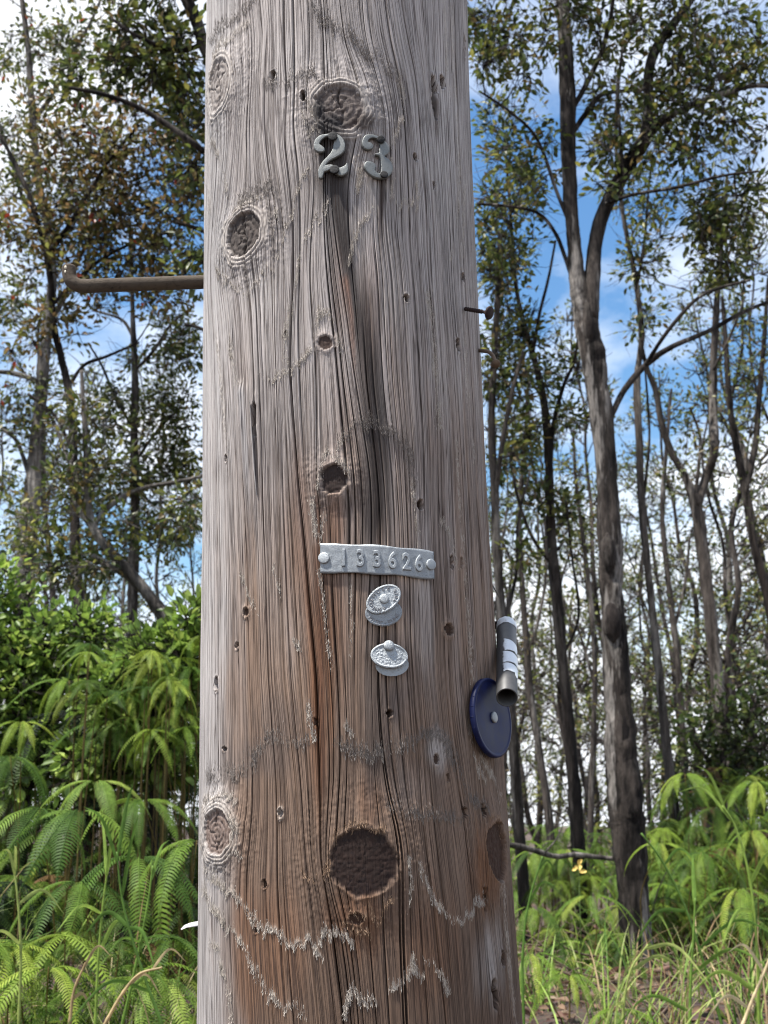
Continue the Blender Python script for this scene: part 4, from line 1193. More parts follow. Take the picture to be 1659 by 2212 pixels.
def pick_cols(g, pal, n, var=.25):
    p = np.array(PAL[pal]); w = np.linspace(1.3, .6, len(p)); w /= w.sum()
    c = p[g.choice(len(p), n, p=w)]
    return np.clip(c * g.uniform(1 - var, 1 + var, (n, 1)), 0.005, .7)

def leaf_cluster_set(mb, g, centres, axis, pal, per, rad, L, W, red=0.0):
    n = len(centres)
    if n == 0: return
    idx = np.repeat(np.arange(n), per)
    off = g.normal(0, 1, (len(idx), 3)); off /= np.linalg.norm(off, axis=1)[:, None]
    r = rad * g.random((len(idx), 1)) ** .5
    pos = centres[idx] + off * r * .8
    d = off * .9 + axis[idx] * .7 + np.array([0, 0, -.12]) + g.normal(0, .25, off.shape)
    nr = g.normal(0, .75, off.shape) + np.array([0, 0, 1.0])
    tint = g.uniform(.75, 1.3, (n, 1))[idx]
    c = np.clip(pick_cols(g, pal, len(idx)) * tint, .005, .7)
    if red:
        m = g.random(len(idx)) < red
        c[m] = lin(150, 62, 40) * g.uniform(.6, 1.2, (m.sum(), 1))
    leaves(mb, pos, d, nr, g.uniform(.7, 1.2, len(idx)) * L, g.uniform(.75, 1.2, len(idx)) * W, c)

def limb_path(pts, dist, g, drift=.0, n=None):
    """Photo points (x, y, width px[, depth offset]) -> smooth 3-D path and radii."""
    P, R = [], []
    dd = 0
    for q in pts:
        o = q[3] if len(q) > 3 else dd
        P.append(at(q[0], q[1], dist + o)); R.append(q[2] * px(dist + o) / 2)
        dd += g.normal(0, drift)
    n = n or max(8, len(P) * 6)
    A = smooth_path(np.column_stack([np.array(P), np.array(R)]), n)
    return A[:, :3], np.maximum(A[:, 3], .002)

def tree(label, dist, trunk, limbs=(), blobs=(), pal='ohia', seed=0, bark=None, per=24, rad=.15, L=.050, W=.025, name='ohia_tree', cat='tree', group=None, red=0.0, rooted=True, twig_mat=None, dens=.84, wsc=.62):
    """trunk/limbs: traced photo points; blobs: (x, y, rx, ry, clusters[, depth offset]) clouds of leaf tufts."""
    g = np.random.default_rng(seed + 100)
    bark = bark or M_BARK
    tr = [(q[0], q[1], q[2] * wsc) + tuple(q[3:]) for q in trunk]
    limbs = [[(q[0], q[1], q[2] * max(wsc, .8)) + tuple(q[3:]) for q in lb] for lb in limbs]
    P, R = limb_path(tr, dist, g)
    if rooted:
        # carry the trunk down into the ground
        x, y, z = P[0]
        zg = float(gz(x, y)) - .12
        if z > zg + .05:
            k = max(3, int((z - zg) / .12))
            t = np.linspace(0, 1, k, endpoint=False)[:, None]
            slope = (P[0] - P[min(4, len(P) - 1)]); slope = slope / max(abs(slope[2]), .1)
            foot = np.array([x + np.clip(slope[0], -.3, .3) * (z - zg), y, zg])
            P = np.vstack([foot * (1 - t) + P[0] * t, P]); R = np.concatenate([R[0] * (1 + .45 * (1 - t[:, 0]) ** 3), R])
    root = empty(name, (P[0][0], P[0][1], P[0][2]))
    o3 = P[0].copy()
    P, R = (lambda A: (A[:, :3], A[:, 3]))(smooth_path(np.column_stack([P, R]), len(P) * 2))
    v, q, t = tube(P, R, 22, wob=.2, seed=seed)
    child('trunk', mesh_np('trunk', v - o3, [q, t], smooth=True), bark, root)
    nodes = [P]; nrad = [R]
    for lb in limbs:
        p, r = limb_path(lb, dist, g, drift=.06)
        v, q, t = tube(p, r, 10, wob=.14, seed=seed + len(nodes))
        child('limb', mesh_np('limb', v - o3, [q, t], smooth=True), bark, root)
        nodes.append(p); nrad.append(r)
    if blobs:
        C = []
        for b in blobs:
            cx, cy, rx, ry, n = b[:5]; n = max(3, int(n * dens)); do = b[5] if len(b) > 5 else 0
            u = g.normal(0, 1, (n, 3)); u /= np.linalg.norm(u, axis=1)[:, None]
            u *= (g.random((n, 1)) ** (1 / 2.2))
            s = px(dist)
            for k in range(n):
                C.append(at(cx + u[k, 0] * rx, cy + u[k, 1] * ry, max(2.6, dist + do + u[k, 2] * (rx + ry) * .5 * s)))
        C = np.array(C)
        N0 = np.vstack(nodes); R0_ = np.concatenate(nrad)
        dmin = np.array([np.linalg.norm(N0 - c, axis=1).min() for c in C])
        order = np.argsort(dmin)
        nl = list(N0[::2]); rl = list(R0_[::2])
        A, B, ra, rb = [], [], [], []
        arr = np.array(nl); rr = np.array(rl)
        tips_ax = np.zeros_like(C)
        for i in order:
            c = C[i]
            dv = arr - c
            dist2 = np.einsum('ij,ij->i', dv, dv)
            # favour parents lower down so that twigs rise and spread
            sc = dist2 * (1 + .35 * (dv[:, 2] > 0))
            j = int(np.argmin(sc))
            p = arr[j]
            Lr = math.sqrt(dist2[j])
            r1 = min(rr[j] * .75, .0042 + .010 * Lr); r2 = max(.0022, r1 * .5)
            A.append(p); B.append(c); ra.append(r1); rb.append(r2)
            mid = (p + c) / 2
            arr = np.vstack([arr, mid, c]); rr = np.concatenate([rr, [r1 * .75, r2]])
            tips_ax[i] = (c - p) / (Lr + 1e-6)
        tw = MB()
        batch_twigs(tw, np.array(A), np.array(B), np.array(ra), np.array(rb), g)
        # fine bare twiglets round each tuft
        m = len(C) * 6
        ii = g.integers(0, len(C), m)
        dirv = g.normal(0, 1, (m, 3)) + tips_ax[ii] * .8; dirv /= np.linalg.norm(dirv, axis=1)[:, None]
        batch_twigs(tw, C[ii] - dirv * .02, C[ii] + dirv * g.uniform(.08, .24, (m, 1)), np.full(m, .0026), np.full(m, .0012), g, .2, sides=3)
        child('twigs', tw.mesh('twigs', off=o3), twig_mat or bark, root)['kind'] = 'stuff'
        lf = MB()
        leaf_cluster_set(lf, g, C, tips_ax, pal, int(per * .8), rad, L, W, red)
        child('crown', lf.mesh('crown', off=o3), M_LEAF, root)['kind'] = 'stuff'
    tag(root, label, cat, group)
    return root

# right of the pole
tree('large forked tree with rough grey bark, nearest tree right of the pole', 5.8,
     [(1388,2165,74),(1375,2000,68),(1362,1850,70),(1350,1700,74),(1338,1560,60),(1330,1400,54),(1322,1280,48),(1316,1180,54),(1311,1040,46),(1292,860,51),(1276,750,56),(1262,670,54),(1248,600,42),(1236,480,37),(1228,330,39),(1226,180,40),(1216,0,36),(1200,-160,34),(1190,-330,26),(1200,-500,16)],
     [[(1272,690,48),(1279,610,40),(1288,510,36),(1318,425,38),(1365,345,40),(1395,295,38),(1400,230,28),(1404,140,28),(1432,80,27),(1485,10,24),(1530,-80,20),(1560,-220,14)],
      [(1390,300,26),(1440,255,20),(1500,225,17),(1570,200,15),(1640,185,12),(1720,200,9)],
      [(1322,895,14),(1350,840,16),(1395,788,16),(1450,750,14),(1530,715,12),(1610,672,10),(1690,640,8)],
      [(1395,788,11),(1425,740,10),(1455,700,10),(1500,650,9),(1545,625,8),(1620,605,6)],
      [(1240,610,13),(1222,560,11),(1200,505,10),(1165,462,9),(1110,447,8),(1030,440,7)],
      [(1228,250,14),(1265,185,14),(1300,110,13),(1320,30,11),(1330,-60,9)],
      [(1228,300,14),(1262,250,13),(1300,205,12),(1380,195,8),(1440,200,6)],
      [(1238,500,9),(1205,420,9),(1160,300,8),(1100,240,7),(1040,200,6)],
      [(1345,380,12),(1340,300,9),(1335,200,8),(1345,100,7)],
      [(1310,440,11),(1370,420,10),(1460,405,9),(1560,380,8),(1640,370,6)]],
     [(1090,90,90,110,46),(1250,60,120,90,34),(1420,60,140,90,44),(1570,120,120,130,46),(1380,230,130,90,30),(1560,260,110,90,30),(1480,330,120,60,20),
      (1140,330,80,90,18),(1310,330,70,110,16),(1620,420,60,60,14),(1540,480,60,90,34),(1560,560,50,60,16),(1480,150,90,80,18),
      (1200,-120,260,100,60),(1500,-140,200,110,50),(1300,-300,300,120,50)], pal='ohia', seed=1, wsc=.9, bark=M_BARK_BLOTCH, per=21)
def burls():
    t = [o for o in bpy.data.objects if o.get('label', '').startswith('large forked tree')][0]
    o3 = np.array(t.location)
    for k, (x, y, w, h) in enumerate(((1313,1195,30,42),(1322,1345,33,38),(1270,700,24,48),(1352,1610,22,70),(1340,1480,16,30))):
        c = at(x, y, 5.765)
        v, q = lathe([(1e-5, -1), (.45, -.85), (.8, -.5), (1, 0), (.85, .45), (.5, .8), (1e-5, 1)], 14)
        g = np.random.default_rng(40 + k)
        v = v * (1 + .28 * vnoise(v[:, 0:1] * 3 + k * 7, v[:, 2:3] * 3 + v[:, 1:2] * 2, 90) - .12)
        s_ = px(5.8)
        child('burl', mesh_np('burl', v * [w * s_ * .58, w * s_ * .62, h * s_ * 1.15] + (c - o3), q, smooth=True), M_BARK_DARK, t)
burls()
tree('slender pale trunk just right of the large forked tree', 7.6,
     [(1452,1720,32),(1440,1620,30),(1428,1500,28),(1412,1350,27),(1398,1220,26),(1386,1080,25),(1380,940,24),(1376,820,23),(1386,720,20),(1372,600,18),(1352,500,16),(1340,420,14),(1330,300,12),(1335,160,9)],
     [[(1390,1080,8),(1402,960,7),(1400,880,6),(1392,780,5)],[(1376,620,8),(1392,520,8),(1400,420,7),(1410,330,5)]],
     [(1380,560,50,70,20),(1360,420,60,70,18),(1420,450,50,90,16),(1395,690,40,40,6),(1370,260,90,80,18)], pal='ohia', seed=2, bark=M_BARK, per=20)
tree('tree whose trunk divides in a wide Y at mid height', 9.0,
     [(1580,1700,46),(1562,1580,44),(1546,1440,40),(1530,1300,38),(1516,1180,38),(1502,1090,36),(1480,1030,24),(1450,975,22),(1428,910,20),(1418,850,19),(1400,800,16),(1385,740,14),(1380,640,10)],
     [[(1504,1095,26),(1525,1030,24),(1543,970,23),(1540,880,22),(1541,780,21),(1546,690,18),(1552,600,15),(1560,500,12),(1570,380,9)],
      [(1500,1085,10),(1510,1000,9),(1512,940,8),(1490,880,6)],[(1541,800,9),(1580,720,8),(1610,640,6)]],
     [(1550,620,50,60,10),(1570,470,70,80,16),(1480,900,50,60,6),(1600,800,50,60,7),(1610,690,50,50,8),(1390,680,40,50,6),(1500,1000,60,60,5)], pal='ohia', seed=3, bark=M_BARK, per=15)
tree('crooked dark tree at the far right edge of the photo', 9.5,
     [(1690,1500,30),(1660,1300,28),(1630,1180,26),(1608,1050,25),(1590,960,22),(1575,860,20),(1568,740,16),(1560,640,12)],
     [[(1610,1060,18),(1632,960,16),(1640,860,14),(1650,740,12),(1660,600,9)],[(1590,960,10),(1560,900,8),(1530,850,6)]],
     [(1620,860,60,90,14),(1650,1020,50,60,8),(1600,1130,50,70,8),(1640,700,60,60,9),(1560,900,40,50,6)], pal='ohia', seed=4, bark=M_BARK_DARK, per=14)
tree('straight dark trunk halfway between the pole and the forked tree', 7.0,
     [(1262,2000,44),(1250,1850,42),(1240,1700,40),(1228,1550,38),(1212,1400,37),(1200,1270,35),(1190,1130,33),(1186,1000,30),(1176,880,27),(1160,800,24),(1138,720,20),(1118,640,17),(1108,540,14),(1100,420,12),(1090,300,8)],
     [[(1188,1010,14),(1195,920,13),(1215,840,11),(1240,780,9),(1250,720,7)],[(1198,1230,9),(1150,1160,9),(1120,1080,8),(1100,980,7)],[(1150,770,10),(1165,680,9),(1185,600,8),(1200,520,6)],[(1215,1420,7),(1250,1330,7),(1235,1200,6),(1222,1080,5)]],
     [(1110,420,70,130,34),(1090,560,50,90,24),(1110,720,60,90,30),(1160,880,70,80,18),(1220,780,50,60,8),(1150,1060,60,70,12),(1225,1130,45,90,9),(1120,950,50,60,14),(1230,900,40,50,6),(1100,250,70,80,18)], pal='ohia', seed=5, bark=M_BARK_DARK, per=20)
tree('thin crooked tree rising right along the edge of the pole', 6.6,
     [(1122,1800,32),(1112,1650,30),(1098,1500,29),(1084,1350,28),(1074,1200,26),(1068,1060,25),(1062,900,22),(1068,760,19),(1076,620,16),(1080,500,12)],
     [[(1070,1080,14),(1085,960,13),(1108,840,12),(1130,760,9)],[(1085,1360,10),(1115,1240,9),(1120,1120,8),(1145,1020,6)]],
     [(1080,600,50,100,26),(1070,780,40,80,16),(1110,820,50,70,16),(1095,980,40,60,8),(1120,1160,40,60,7),(1090,450,50,80,18)], pal='ohia', seed=6, wsc=.75, bark=M_BARK, per=18)
tree('bare leaning thin trunk behind the edge of the blue disc', 10.0,
     [(1192,1830,26),(1180,1720,25),(1162,1600,25),(1146,1500,24),(1138,1400,22),(1128,1260,20),(1122,1120,18),(1132,980,15),(1140,850,12)],
     [[(1140,1420,9),(1165,1330,8),(1180,1230,7),(1170,1130,5)]],
     [(1150,1240,50,70,10),(1165,1420,40,60,8),(1150,980,50,80,10)], pal='ohia', seed=7, bark=M_BARK, per=13)
tree('slim far trunk standing between the dark trunk and the forked tree', 12.0,
     [(1275,1820,18),(1278,1700,18),(1282,1580,17),(1285,1450,16),(1278,1320,15),(1262,1180,14),(1246,1060,12),(1238,940,9)],
     [[(1284,1480,8),(1262,1400,7),(1240,1330,6)]],
     [(1255,1180,40,70,10),(1250,1330,40,60,10),(1270,1500,40,70,10),(1240,1000,40,60,9)], pal='ohia', seed=8, bark=M_BARK, per=12)
tree('grey trunk at the far right behind the fern bank', 12.0,
     [(1478,1650,20),(1470,1500,19),(1456,1360,18),(1440,1220,17),(1430,1100,15),(1440,960,12),(1450,840,9)],
     [[(1456,1360,9),(1480,1260,8),(1490,1160,6)]],
     [(1450,1250,50,80,8),(1420,1400,50,80,8),(1480,1120,50,60,6),(1450,1480,60,60,8)], pal='ohia', seed=9, bark=M_BARK, per=12)
# left of the pole
tree('thick pale trunk at the far left edge with a bend to the right', 8.0,
     [(30,1640,72),(36,1520,66),(45,1400,62),(52,1280,58),(62,1150,54),(74,1020,48),(86,900,42),(94,790,38),(104,690,34),(114,600,30),(100,480,28),(82,380,26),(70,250,24),(60,100,20),(40,-60,16),(30,-220,10)],
     [[(92,830,16),(60,815,15),(20,805,13),(-40,800,10)],[(104,700,18),(140,640,15),(170,560,13),(220,480,11),(280,420,9)],[(72,1060,12),(40,960,11),(10,930,10),(-30,900,8)],
      [(72,260,15),(110,210,14),(140,140,12),(190,60,10),(230,-30,8)],[(104,530,12),(50,430,12),(10,300,10),(-30,200,8)]],
     [(60,110,120,110,40),(40,330,90,110,34),(20,620,80,120,26),(60,880,70,90,18),(30,1080,60,110,18),(110,960,60,80,16),(40,1250,60,90,14),(180,80,110,90,26),(60,-100,240,110,60),(150,430,90,90,24)], pal='ohia', seed=11, wsc=.72, bark=M_BARK_PALE, per=24, red=.01)
tree('dark leaning tree with reddish leaves crossing the pale trunk', 6.8,
     [(170,1400,40),(166,1280,38),(162,1150,36),(160,1020,33),(156,920,31),(146,830,29),(128,755,27),(114,690,25),(108,600,24),(90,510,22),(66,430,20),(40,370,17),(10,310,14),(-30,250,10)],
     [[(100,560,14),(140,500,13),(190,420,12),(240,340,11),(300,270,9)],[(112,660,12),(160,610,11),(220,560,10),(300,520,8),(380,500,6)],[(146,840,10),(180,790,10),(230,770,9),(300,740,7)],[(158,980,10),(120,900,9),(60,850,8)]],
     [(120,300,100,110,40),(230,310,110,120,56),(330,330,100,120,46),(200,470,110,100,54),(320,480,100,100,44),(110,520,80,80,20),(240,600,110,70,30),(350,620,80,70,22),(140,690,70,60,12),(30,480,60,80,18),(400,430,50,80,16),(70,740,60,60,8)], pal='red', seed=12, dens=.75, bark=M_BARK_DARK, per=24, red=.012, L=.05, W=.026)
tree('straight grey tree in the middle of the left grove', 8.6,
     [(284,1480,42),(285,1380,38),(286,1300,36),(290,1180,32),(292,1060,30),(290,940,28),(292,830,25),(288,720,20),(284,600,15),(280,480,11)],
     [[(292,800,9),(330,760,9),(370,700,8),(420,660,6)],[(290,930,9),(250,860,8),(220,790,7),(190,740,5)],[(290,1000,9),(340,930,8),(390,880,7)],[(288,730,9),(262,690,8),(200,670,6)]],
     [(370,720,60,70,26),(310,900,80,80,34),(390,860,50,80,26),(240,900,60,70,22),(330,1020,90,70,34),(230,1060,70,70,24),(400,1000,40,70,16),(320,1160,90,70,30),(220,1200,70,60,16),(400,1150,40,70,14),(280,780,40,40,6),(400,760,40,60,12)], pal='ohia', seed=13, bark=M_BARK, per=24)
tree('leaning grey tree slanting up to the left above the ferns', 6.2,
     [(395,1440,50),(362,1345,48),(330,1298,46),(298,1258,42),(262,1218,38),(228,1180,33),(205,1145,28),(192,1100,24),(186,1000,21),(182,900,17),(176,800,12)],
     [[(205,1130,13),(240,1092,14),(275,1068,13),(320,1052,12),(375,1042,11),(430,1030,9),(500,1010,7)],[(300,1270,22),(270,1240,20),(240,1225,16),(200,1200,12)],[(190,1080,10),(150,1000,10),(120,920,9),(90,870,7)],[(220,1175,12),(170,1100,11),(150,1060,9)]],
     [(170,900,60,70,14),(150,1050,60,70,16),(220,1000,60,50,12),(250,1150,60,40,8),(390,1100,50,60,14),(150,1220,90,60,24),(90,1150,60,70,12)], pal='ohia', seed=14, bark=M_BARK_PALE, per=22)
tree('tree mostly hidden behind the pole whose limbs reach out left', 5.6,
     [(640,1500,70),(620,1200,64),(590,900,58),(560,600,52),(520,350,46),(470,180,38),(440,90,34),(418,30,30),(392,-30,28),(360,-140,22),(340,-280,14)],
     [[(530,400,18),(470,352,17),(420,312,16),(350,262,15),(290,228,13),(220,203,12),(150,190,9)],[(560,600,14),(500,540,12),(440,500,10),(380,480,8)],[(600,950,16),(520,800,13),(450,720,10),(400,700,8)],[(440,95,14),(380,110,12),(300,80,10),(240,40,8)]],
     [(390,110,60,100,30),(300,130,90,90,34),(400,250,50,90,24),(300,20,110,60,26),(180,170,80,60,14),(420,380,40,60,12),(330,-120,220,90,50),(420,560,40,60,12),(560,250,120,160,40,.4),(640,-100,200,120,40,.4)], pal='ohia', seed=15, wsc=.9, dens=.8, bark=M_BARK_DARK, per=20, L=.055, W=.028)
# leafy understorey on the left bank
tree('leafy shrub with small rounded leaves at the left edge', 5.4, [(60,1700,14),(70,1560,12),(90,1440,10),(100,1340,7)],
     [[(66,1600,8),(120,1500,7),(180,1430,5)],[(66,1620,8),(20,1520,7),(-20,1440,5)]],
     [(60,1380,110,80,50),(150,1440,100,70,46),(40,1500,90,70,40),(190,1350,80,60,26),(120,1540,100,50,36),(20,1290,60,60,16),(60,1640,120,60,50),(190,1600,100,50,36),(-40,1420,60,140,40)], pal='green', seed=21, wsc=1.0, dens=.5, bark=M_BARK_DARK, per=30, rad=.13, L=.05, W=.034, name='shrub', cat='shrub')
tree('bright green leafy shrub close to the left side of the pole', 4.9, [(330,1760,14),(325,1620,12),(335,1500,10),(350,1420,7)],
     [[(328,1600,8),(260,1520,7),(200,1470,5)],[(330,1580,8),(390,1480,7),(420,1400,5)],[(200,1590,7),(280,1520,7),(350,1440,6),(430,1400,4)]],
     [(330,1430,90,60,40),(400,1400,50,70,28),(250,1490,90,60,36),(380,1500,60,60,30),(310,1570,110,50,40),(420,1330,30,40,8),(360,1640,100,50,40),(220,1660,100,40,30)], pal='green', seed=22, wsc=1.0, dens=.5, bark=M_BARK_DARK, per=26, rad=.12, L=.055, W=.036, name='shrub', cat='shrub')

tree('dark dense shrub behind the fern bank at the far right', 8.2, [(1560,1800,20),(1560,1700,16),(1565,1600,12),(1570,1520,8)],
     [[(1560,1700,9),(1620,1600,7),(1660,1560,5)],[(1560,1690,9),(1500,1600,7)]],
     [(1570,1560,70,60,34),(1620,1620,70,60,30),(1510,1620,60,60,26),(1650,1520,60,90,18),(1560,1660,130,40,30),(1480,1540,60,80,10),(1600,1450,60,70,9)], pal='dark', seed=23, wsc=1.0, dens=.6, bark=M_BARK_DARK, per=16, rad=.22, L=.06, W=.032, name='shrub', cat='shrub')

# thin far trees: four kinds, copied into the depth of the wood
def far_tree_proto(k):
    g = np.random.default_rng(300 + k)
    H = g.uniform(6.5, 9.0)
    n = 12
    z = np.linspace(-.2, H, n)
    wob = np.cumsum(g.normal(0, .09, (n, 2)), 0)
    P = np.column_stack([wob, z]); P -= [P[0, 0], P[0, 1], 0]
    P = smooth_path(P, 40); r = np.linspace(.062, .010, 40) * g.uniform(.8, 1.2)
    root = empty('slender_tree', (0, 0, 0))
    v, q, t = tube(P, r, 9, wob=.12, seed=k)
    child('trunk', mesh_np('trunk', v, [q, t], smooth=True), M_BARK, root)
    tw = MB(); A = []; B = []; C = []
    for _ in range(64):
        i = g.integers(3, 39); a = P[i]; an = g.uniform(0, 2 * np.pi); L = g.uniform(.3, .9) * (1 - i / 60)
        b = a + np.array([math.cos(an) * L, math.sin(an) * L, L * g.uniform(.4, 1.3)])
        A.append(a); B.append(b)
        for _ in range(3):
            C.append(b + g.normal(0, .13, 3))
            A.append((a + b) / 2); B.append(C[-1])
    m = len(A)
    batch_twigs(tw, np.array(A), np.array(B), np.full(m, .011), np.full(m, .004), g, .15)
    child('twigs', tw.mesh('twigs'), M_BARK, root)['kind'] = 'stuff'
    lf = MB(); C = np.array(C); C = C[g.random(len(C)) < .75]
    leaf_cluster_set(lf, g, C, np.tile([0, 0, .6], (len(C), 1)), 'ohia', 9, .13, .07, .036)
    child('crown', lf.mesh('crown'), M_LEAF, root)['kind'] = 'stuff'
    return root
def copy_thing(src):
    c = src.copy(); COL.objects.link(c)
    for ch in src.children:
        d = ch.copy(); COL.objects.link(d); d.parent = c
    return c
def far_trees():
    g = np.random.default_rng(55)
    protos = [far_tree_proto(k) for k in range(5)]
    used = [0] * 5
    spots = []
    for x in np.linspace(1040, 1760, 30): spots.append((x + g.uniform(-14, 14), g.uniform(13, 30)))
    for x in np.linspace(-120, 480, 9): spots.append((x + g.uniform(-14, 14), g.uniform(12, 24)))
    for i, (x, Y) in enumerate(spots):
        k = i % 5
        p = at(x, 1784, Y)
        o = protos[k] if not used[k] else copy_thing(protos[k])
        used[k] = 1
        o.location = (p[0], Y, float(gz(p[0], Y)))
        o.rotation_euler = (g.normal(0, .04), g.normal(0, .05), g.uniform(0, 6.28))
        s = g.uniform(.75, 1.15); o.scale = (s, s, s * g.uniform(.9, 1.15))
        right = x > 900
        tag(o, 'thin grey tree in the far row of slender trunks ' + ('right of the pole' if right else 'left of the pole'), 'tree',
            'far slender trees on the right' if right else 'far slender trees on the left')
far_trees()

# ------------------------------------------------------------------ ferns
def pinna_arrays(g, length=.27, pairs=34, wide=.036, droop=1.0, fine=True, fill=.29):
    """One drooping comb-like leaf: starts at the origin towards +X, arches over and hangs; flat comb of leaflets."""
    n = 24
    e = math.radians(20) - math.radians(86 + 22 * droop) * np.linspace(0, 1, n) ** .48
    e = e + g.normal(0, .03, n)
    st = length / (n - 1)
    P = np.zeros((n, 3))
    for i in range(1, n):
        P[i] = P[i - 1] + st * np.array([math.cos(e[i]), 0, math.sin(e[i])])
    T = np.gradient(P, axis=0); T /= np.linalg.norm(T, axis=1)[:, None]
    side = np.array([0, 1.0, 0])
    V, Q = [], []
    # rib
    v, q, t = tube(P, np.linspace(.0022, .0008, n), 4, cap=False)
    V.append(v); Q.append(q); off = len(v)
    u = np.linspace(.05, .985, pairs)
    for k, uu in enumerate(u):
        x = uu * (n - 1); i = min(int(x), n - 2); f = x - i
        c = P[i] * (1 - f) + P[i + 1] * f; tt = T[i]
        nn = np.cross(tt, side)
        prof = (math.sin(math.pi * min(uu * .92 + .14, 1)) ** .7) * (1 if uu < .8 else (1 - uu) / .2 * .75 + .25)
        Lf = wide * max(prof, .10) * g.uniform(.92, 1.06)
        hw = length / pairs * fill
        for s in (-1, 1):
            d = side * s * .93 + tt * .30 + nn * -.10
            d2 = d + tt * .16 - nn * .18
            b = c
            m = b + d * Lf * .55; e2 = b + d2 * Lf
            if not fine:
                V.append(np.array([b - tt * hw, b + tt * hw, e2 + tt * hw * .5, e2 - tt * hw * .5])); Q.append(np.array([[0, 1, 2, 3]]) + off); off += 4
                continue
            V.append(np.array([b - tt * hw, b + tt * hw, m + tt * hw * .95, m - tt * hw * .95, e2 + tt * hw * .35, e2 - tt * hw * .35]))
            Q.append(np.array([[0, 1, 2, 3], [3, 2, 4, 5]]) + off); off += 6
    return np.vstack(V), np.vstack(Q)

FERN_V = []
_g = np.random.default_rng(71)
for k in range(8):
    FERN_V.append(pinna_arrays(_g, _g.uniform(.22, .31), 30, _g.uniform(.029, .037), _g.uniform(.3, 1.1)))
FERN_LO = [pinna_arrays(_g, _g.uniform(.16, .31), 22, _g.uniform(.020, .031), _g.uniform(-.4, 1.1), False) for k in range(6)]
PINNA_ME = {}
for pal in ('fern', 'lime', 'green'):
    for k, (v, q) in enumerate(FERN_V):
        col = PAL[pal][k % len(PAL[pal])]
        PINNA_ME[pal, k] = mesh_np('pinna', v, q, np.broadcast_to(col, v.shape))
        if pal == 'lime':      # the young ferns are finer
            v2, q2 = pinna_arrays(_g, _g.uniform(.20, .29), 28, _g.uniform(.019, .026), _g.uniform(-.2, 1.0))
            PINNA_ME['lime', k] = mesh_np('pinna', v2, q2, np.broadcast_to(col, v2.shape))

def rot_mat(az, el, roll):
    return (Matrix.Rotation(az, 4, 'Z') @ Matrix.Rotation(-el, 4, 'Y') @ Matrix.Rotation(roll, 4, 'X'))

def fern(label, hub, n, size, pal, seed, azs=None, group=None):
    """A fern: wiry stem from the ground to a hub, n pinnae hanging round it like umbrella ribs."""
    g = np.random.default_rng(seed)
    zg = float(gz(hub[0], hub[1])) - .03
    base = np.array([hub[0] + g.normal(0, .08), hub[1] + g.uniform(.05, .25), min(zg, hub[2] - .2)])
    root = empty('fern', base)
    P = smooth_path(np.array([base, base * .5 + hub * .5 + [g.normal(0, .03), .03, .04], hub]), 14)
    v, q, t = tube(P, np.linspace(.0032, .0016, 14), 6)
    stem = mesh_np('stem', v - base, [q, t], np.broadcast_to(lin(110, 96, 52), (len(v), 3)))
    child('stem', stem, M_FERN, root)
    if azs is None:
        azs = np.linspace(-180, 0, n) + g.uniform(-24, 24, n)
    for i, a in enumerate(azs):
        k = int(g.integers(0, 8)); s = size * g.uniform(.82, 1.12)
        # pinnae spring in pairs from short forks of the hub
        o = np.array([math.cos(math.radians(a)), math.sin(math.radians(a)), 0]) * .025
        m = Matrix.Translation(Vector(hub + o - base)) @ rot_mat(math.radians(a), g.uniform(-.2, .25), g.normal(0, .2)) @ Matrix.Scale(s, 4)
        child('pinna', PINNA_ME[pal, k], M_FERN, root, m)
    tag(root, label, 'fern', group)

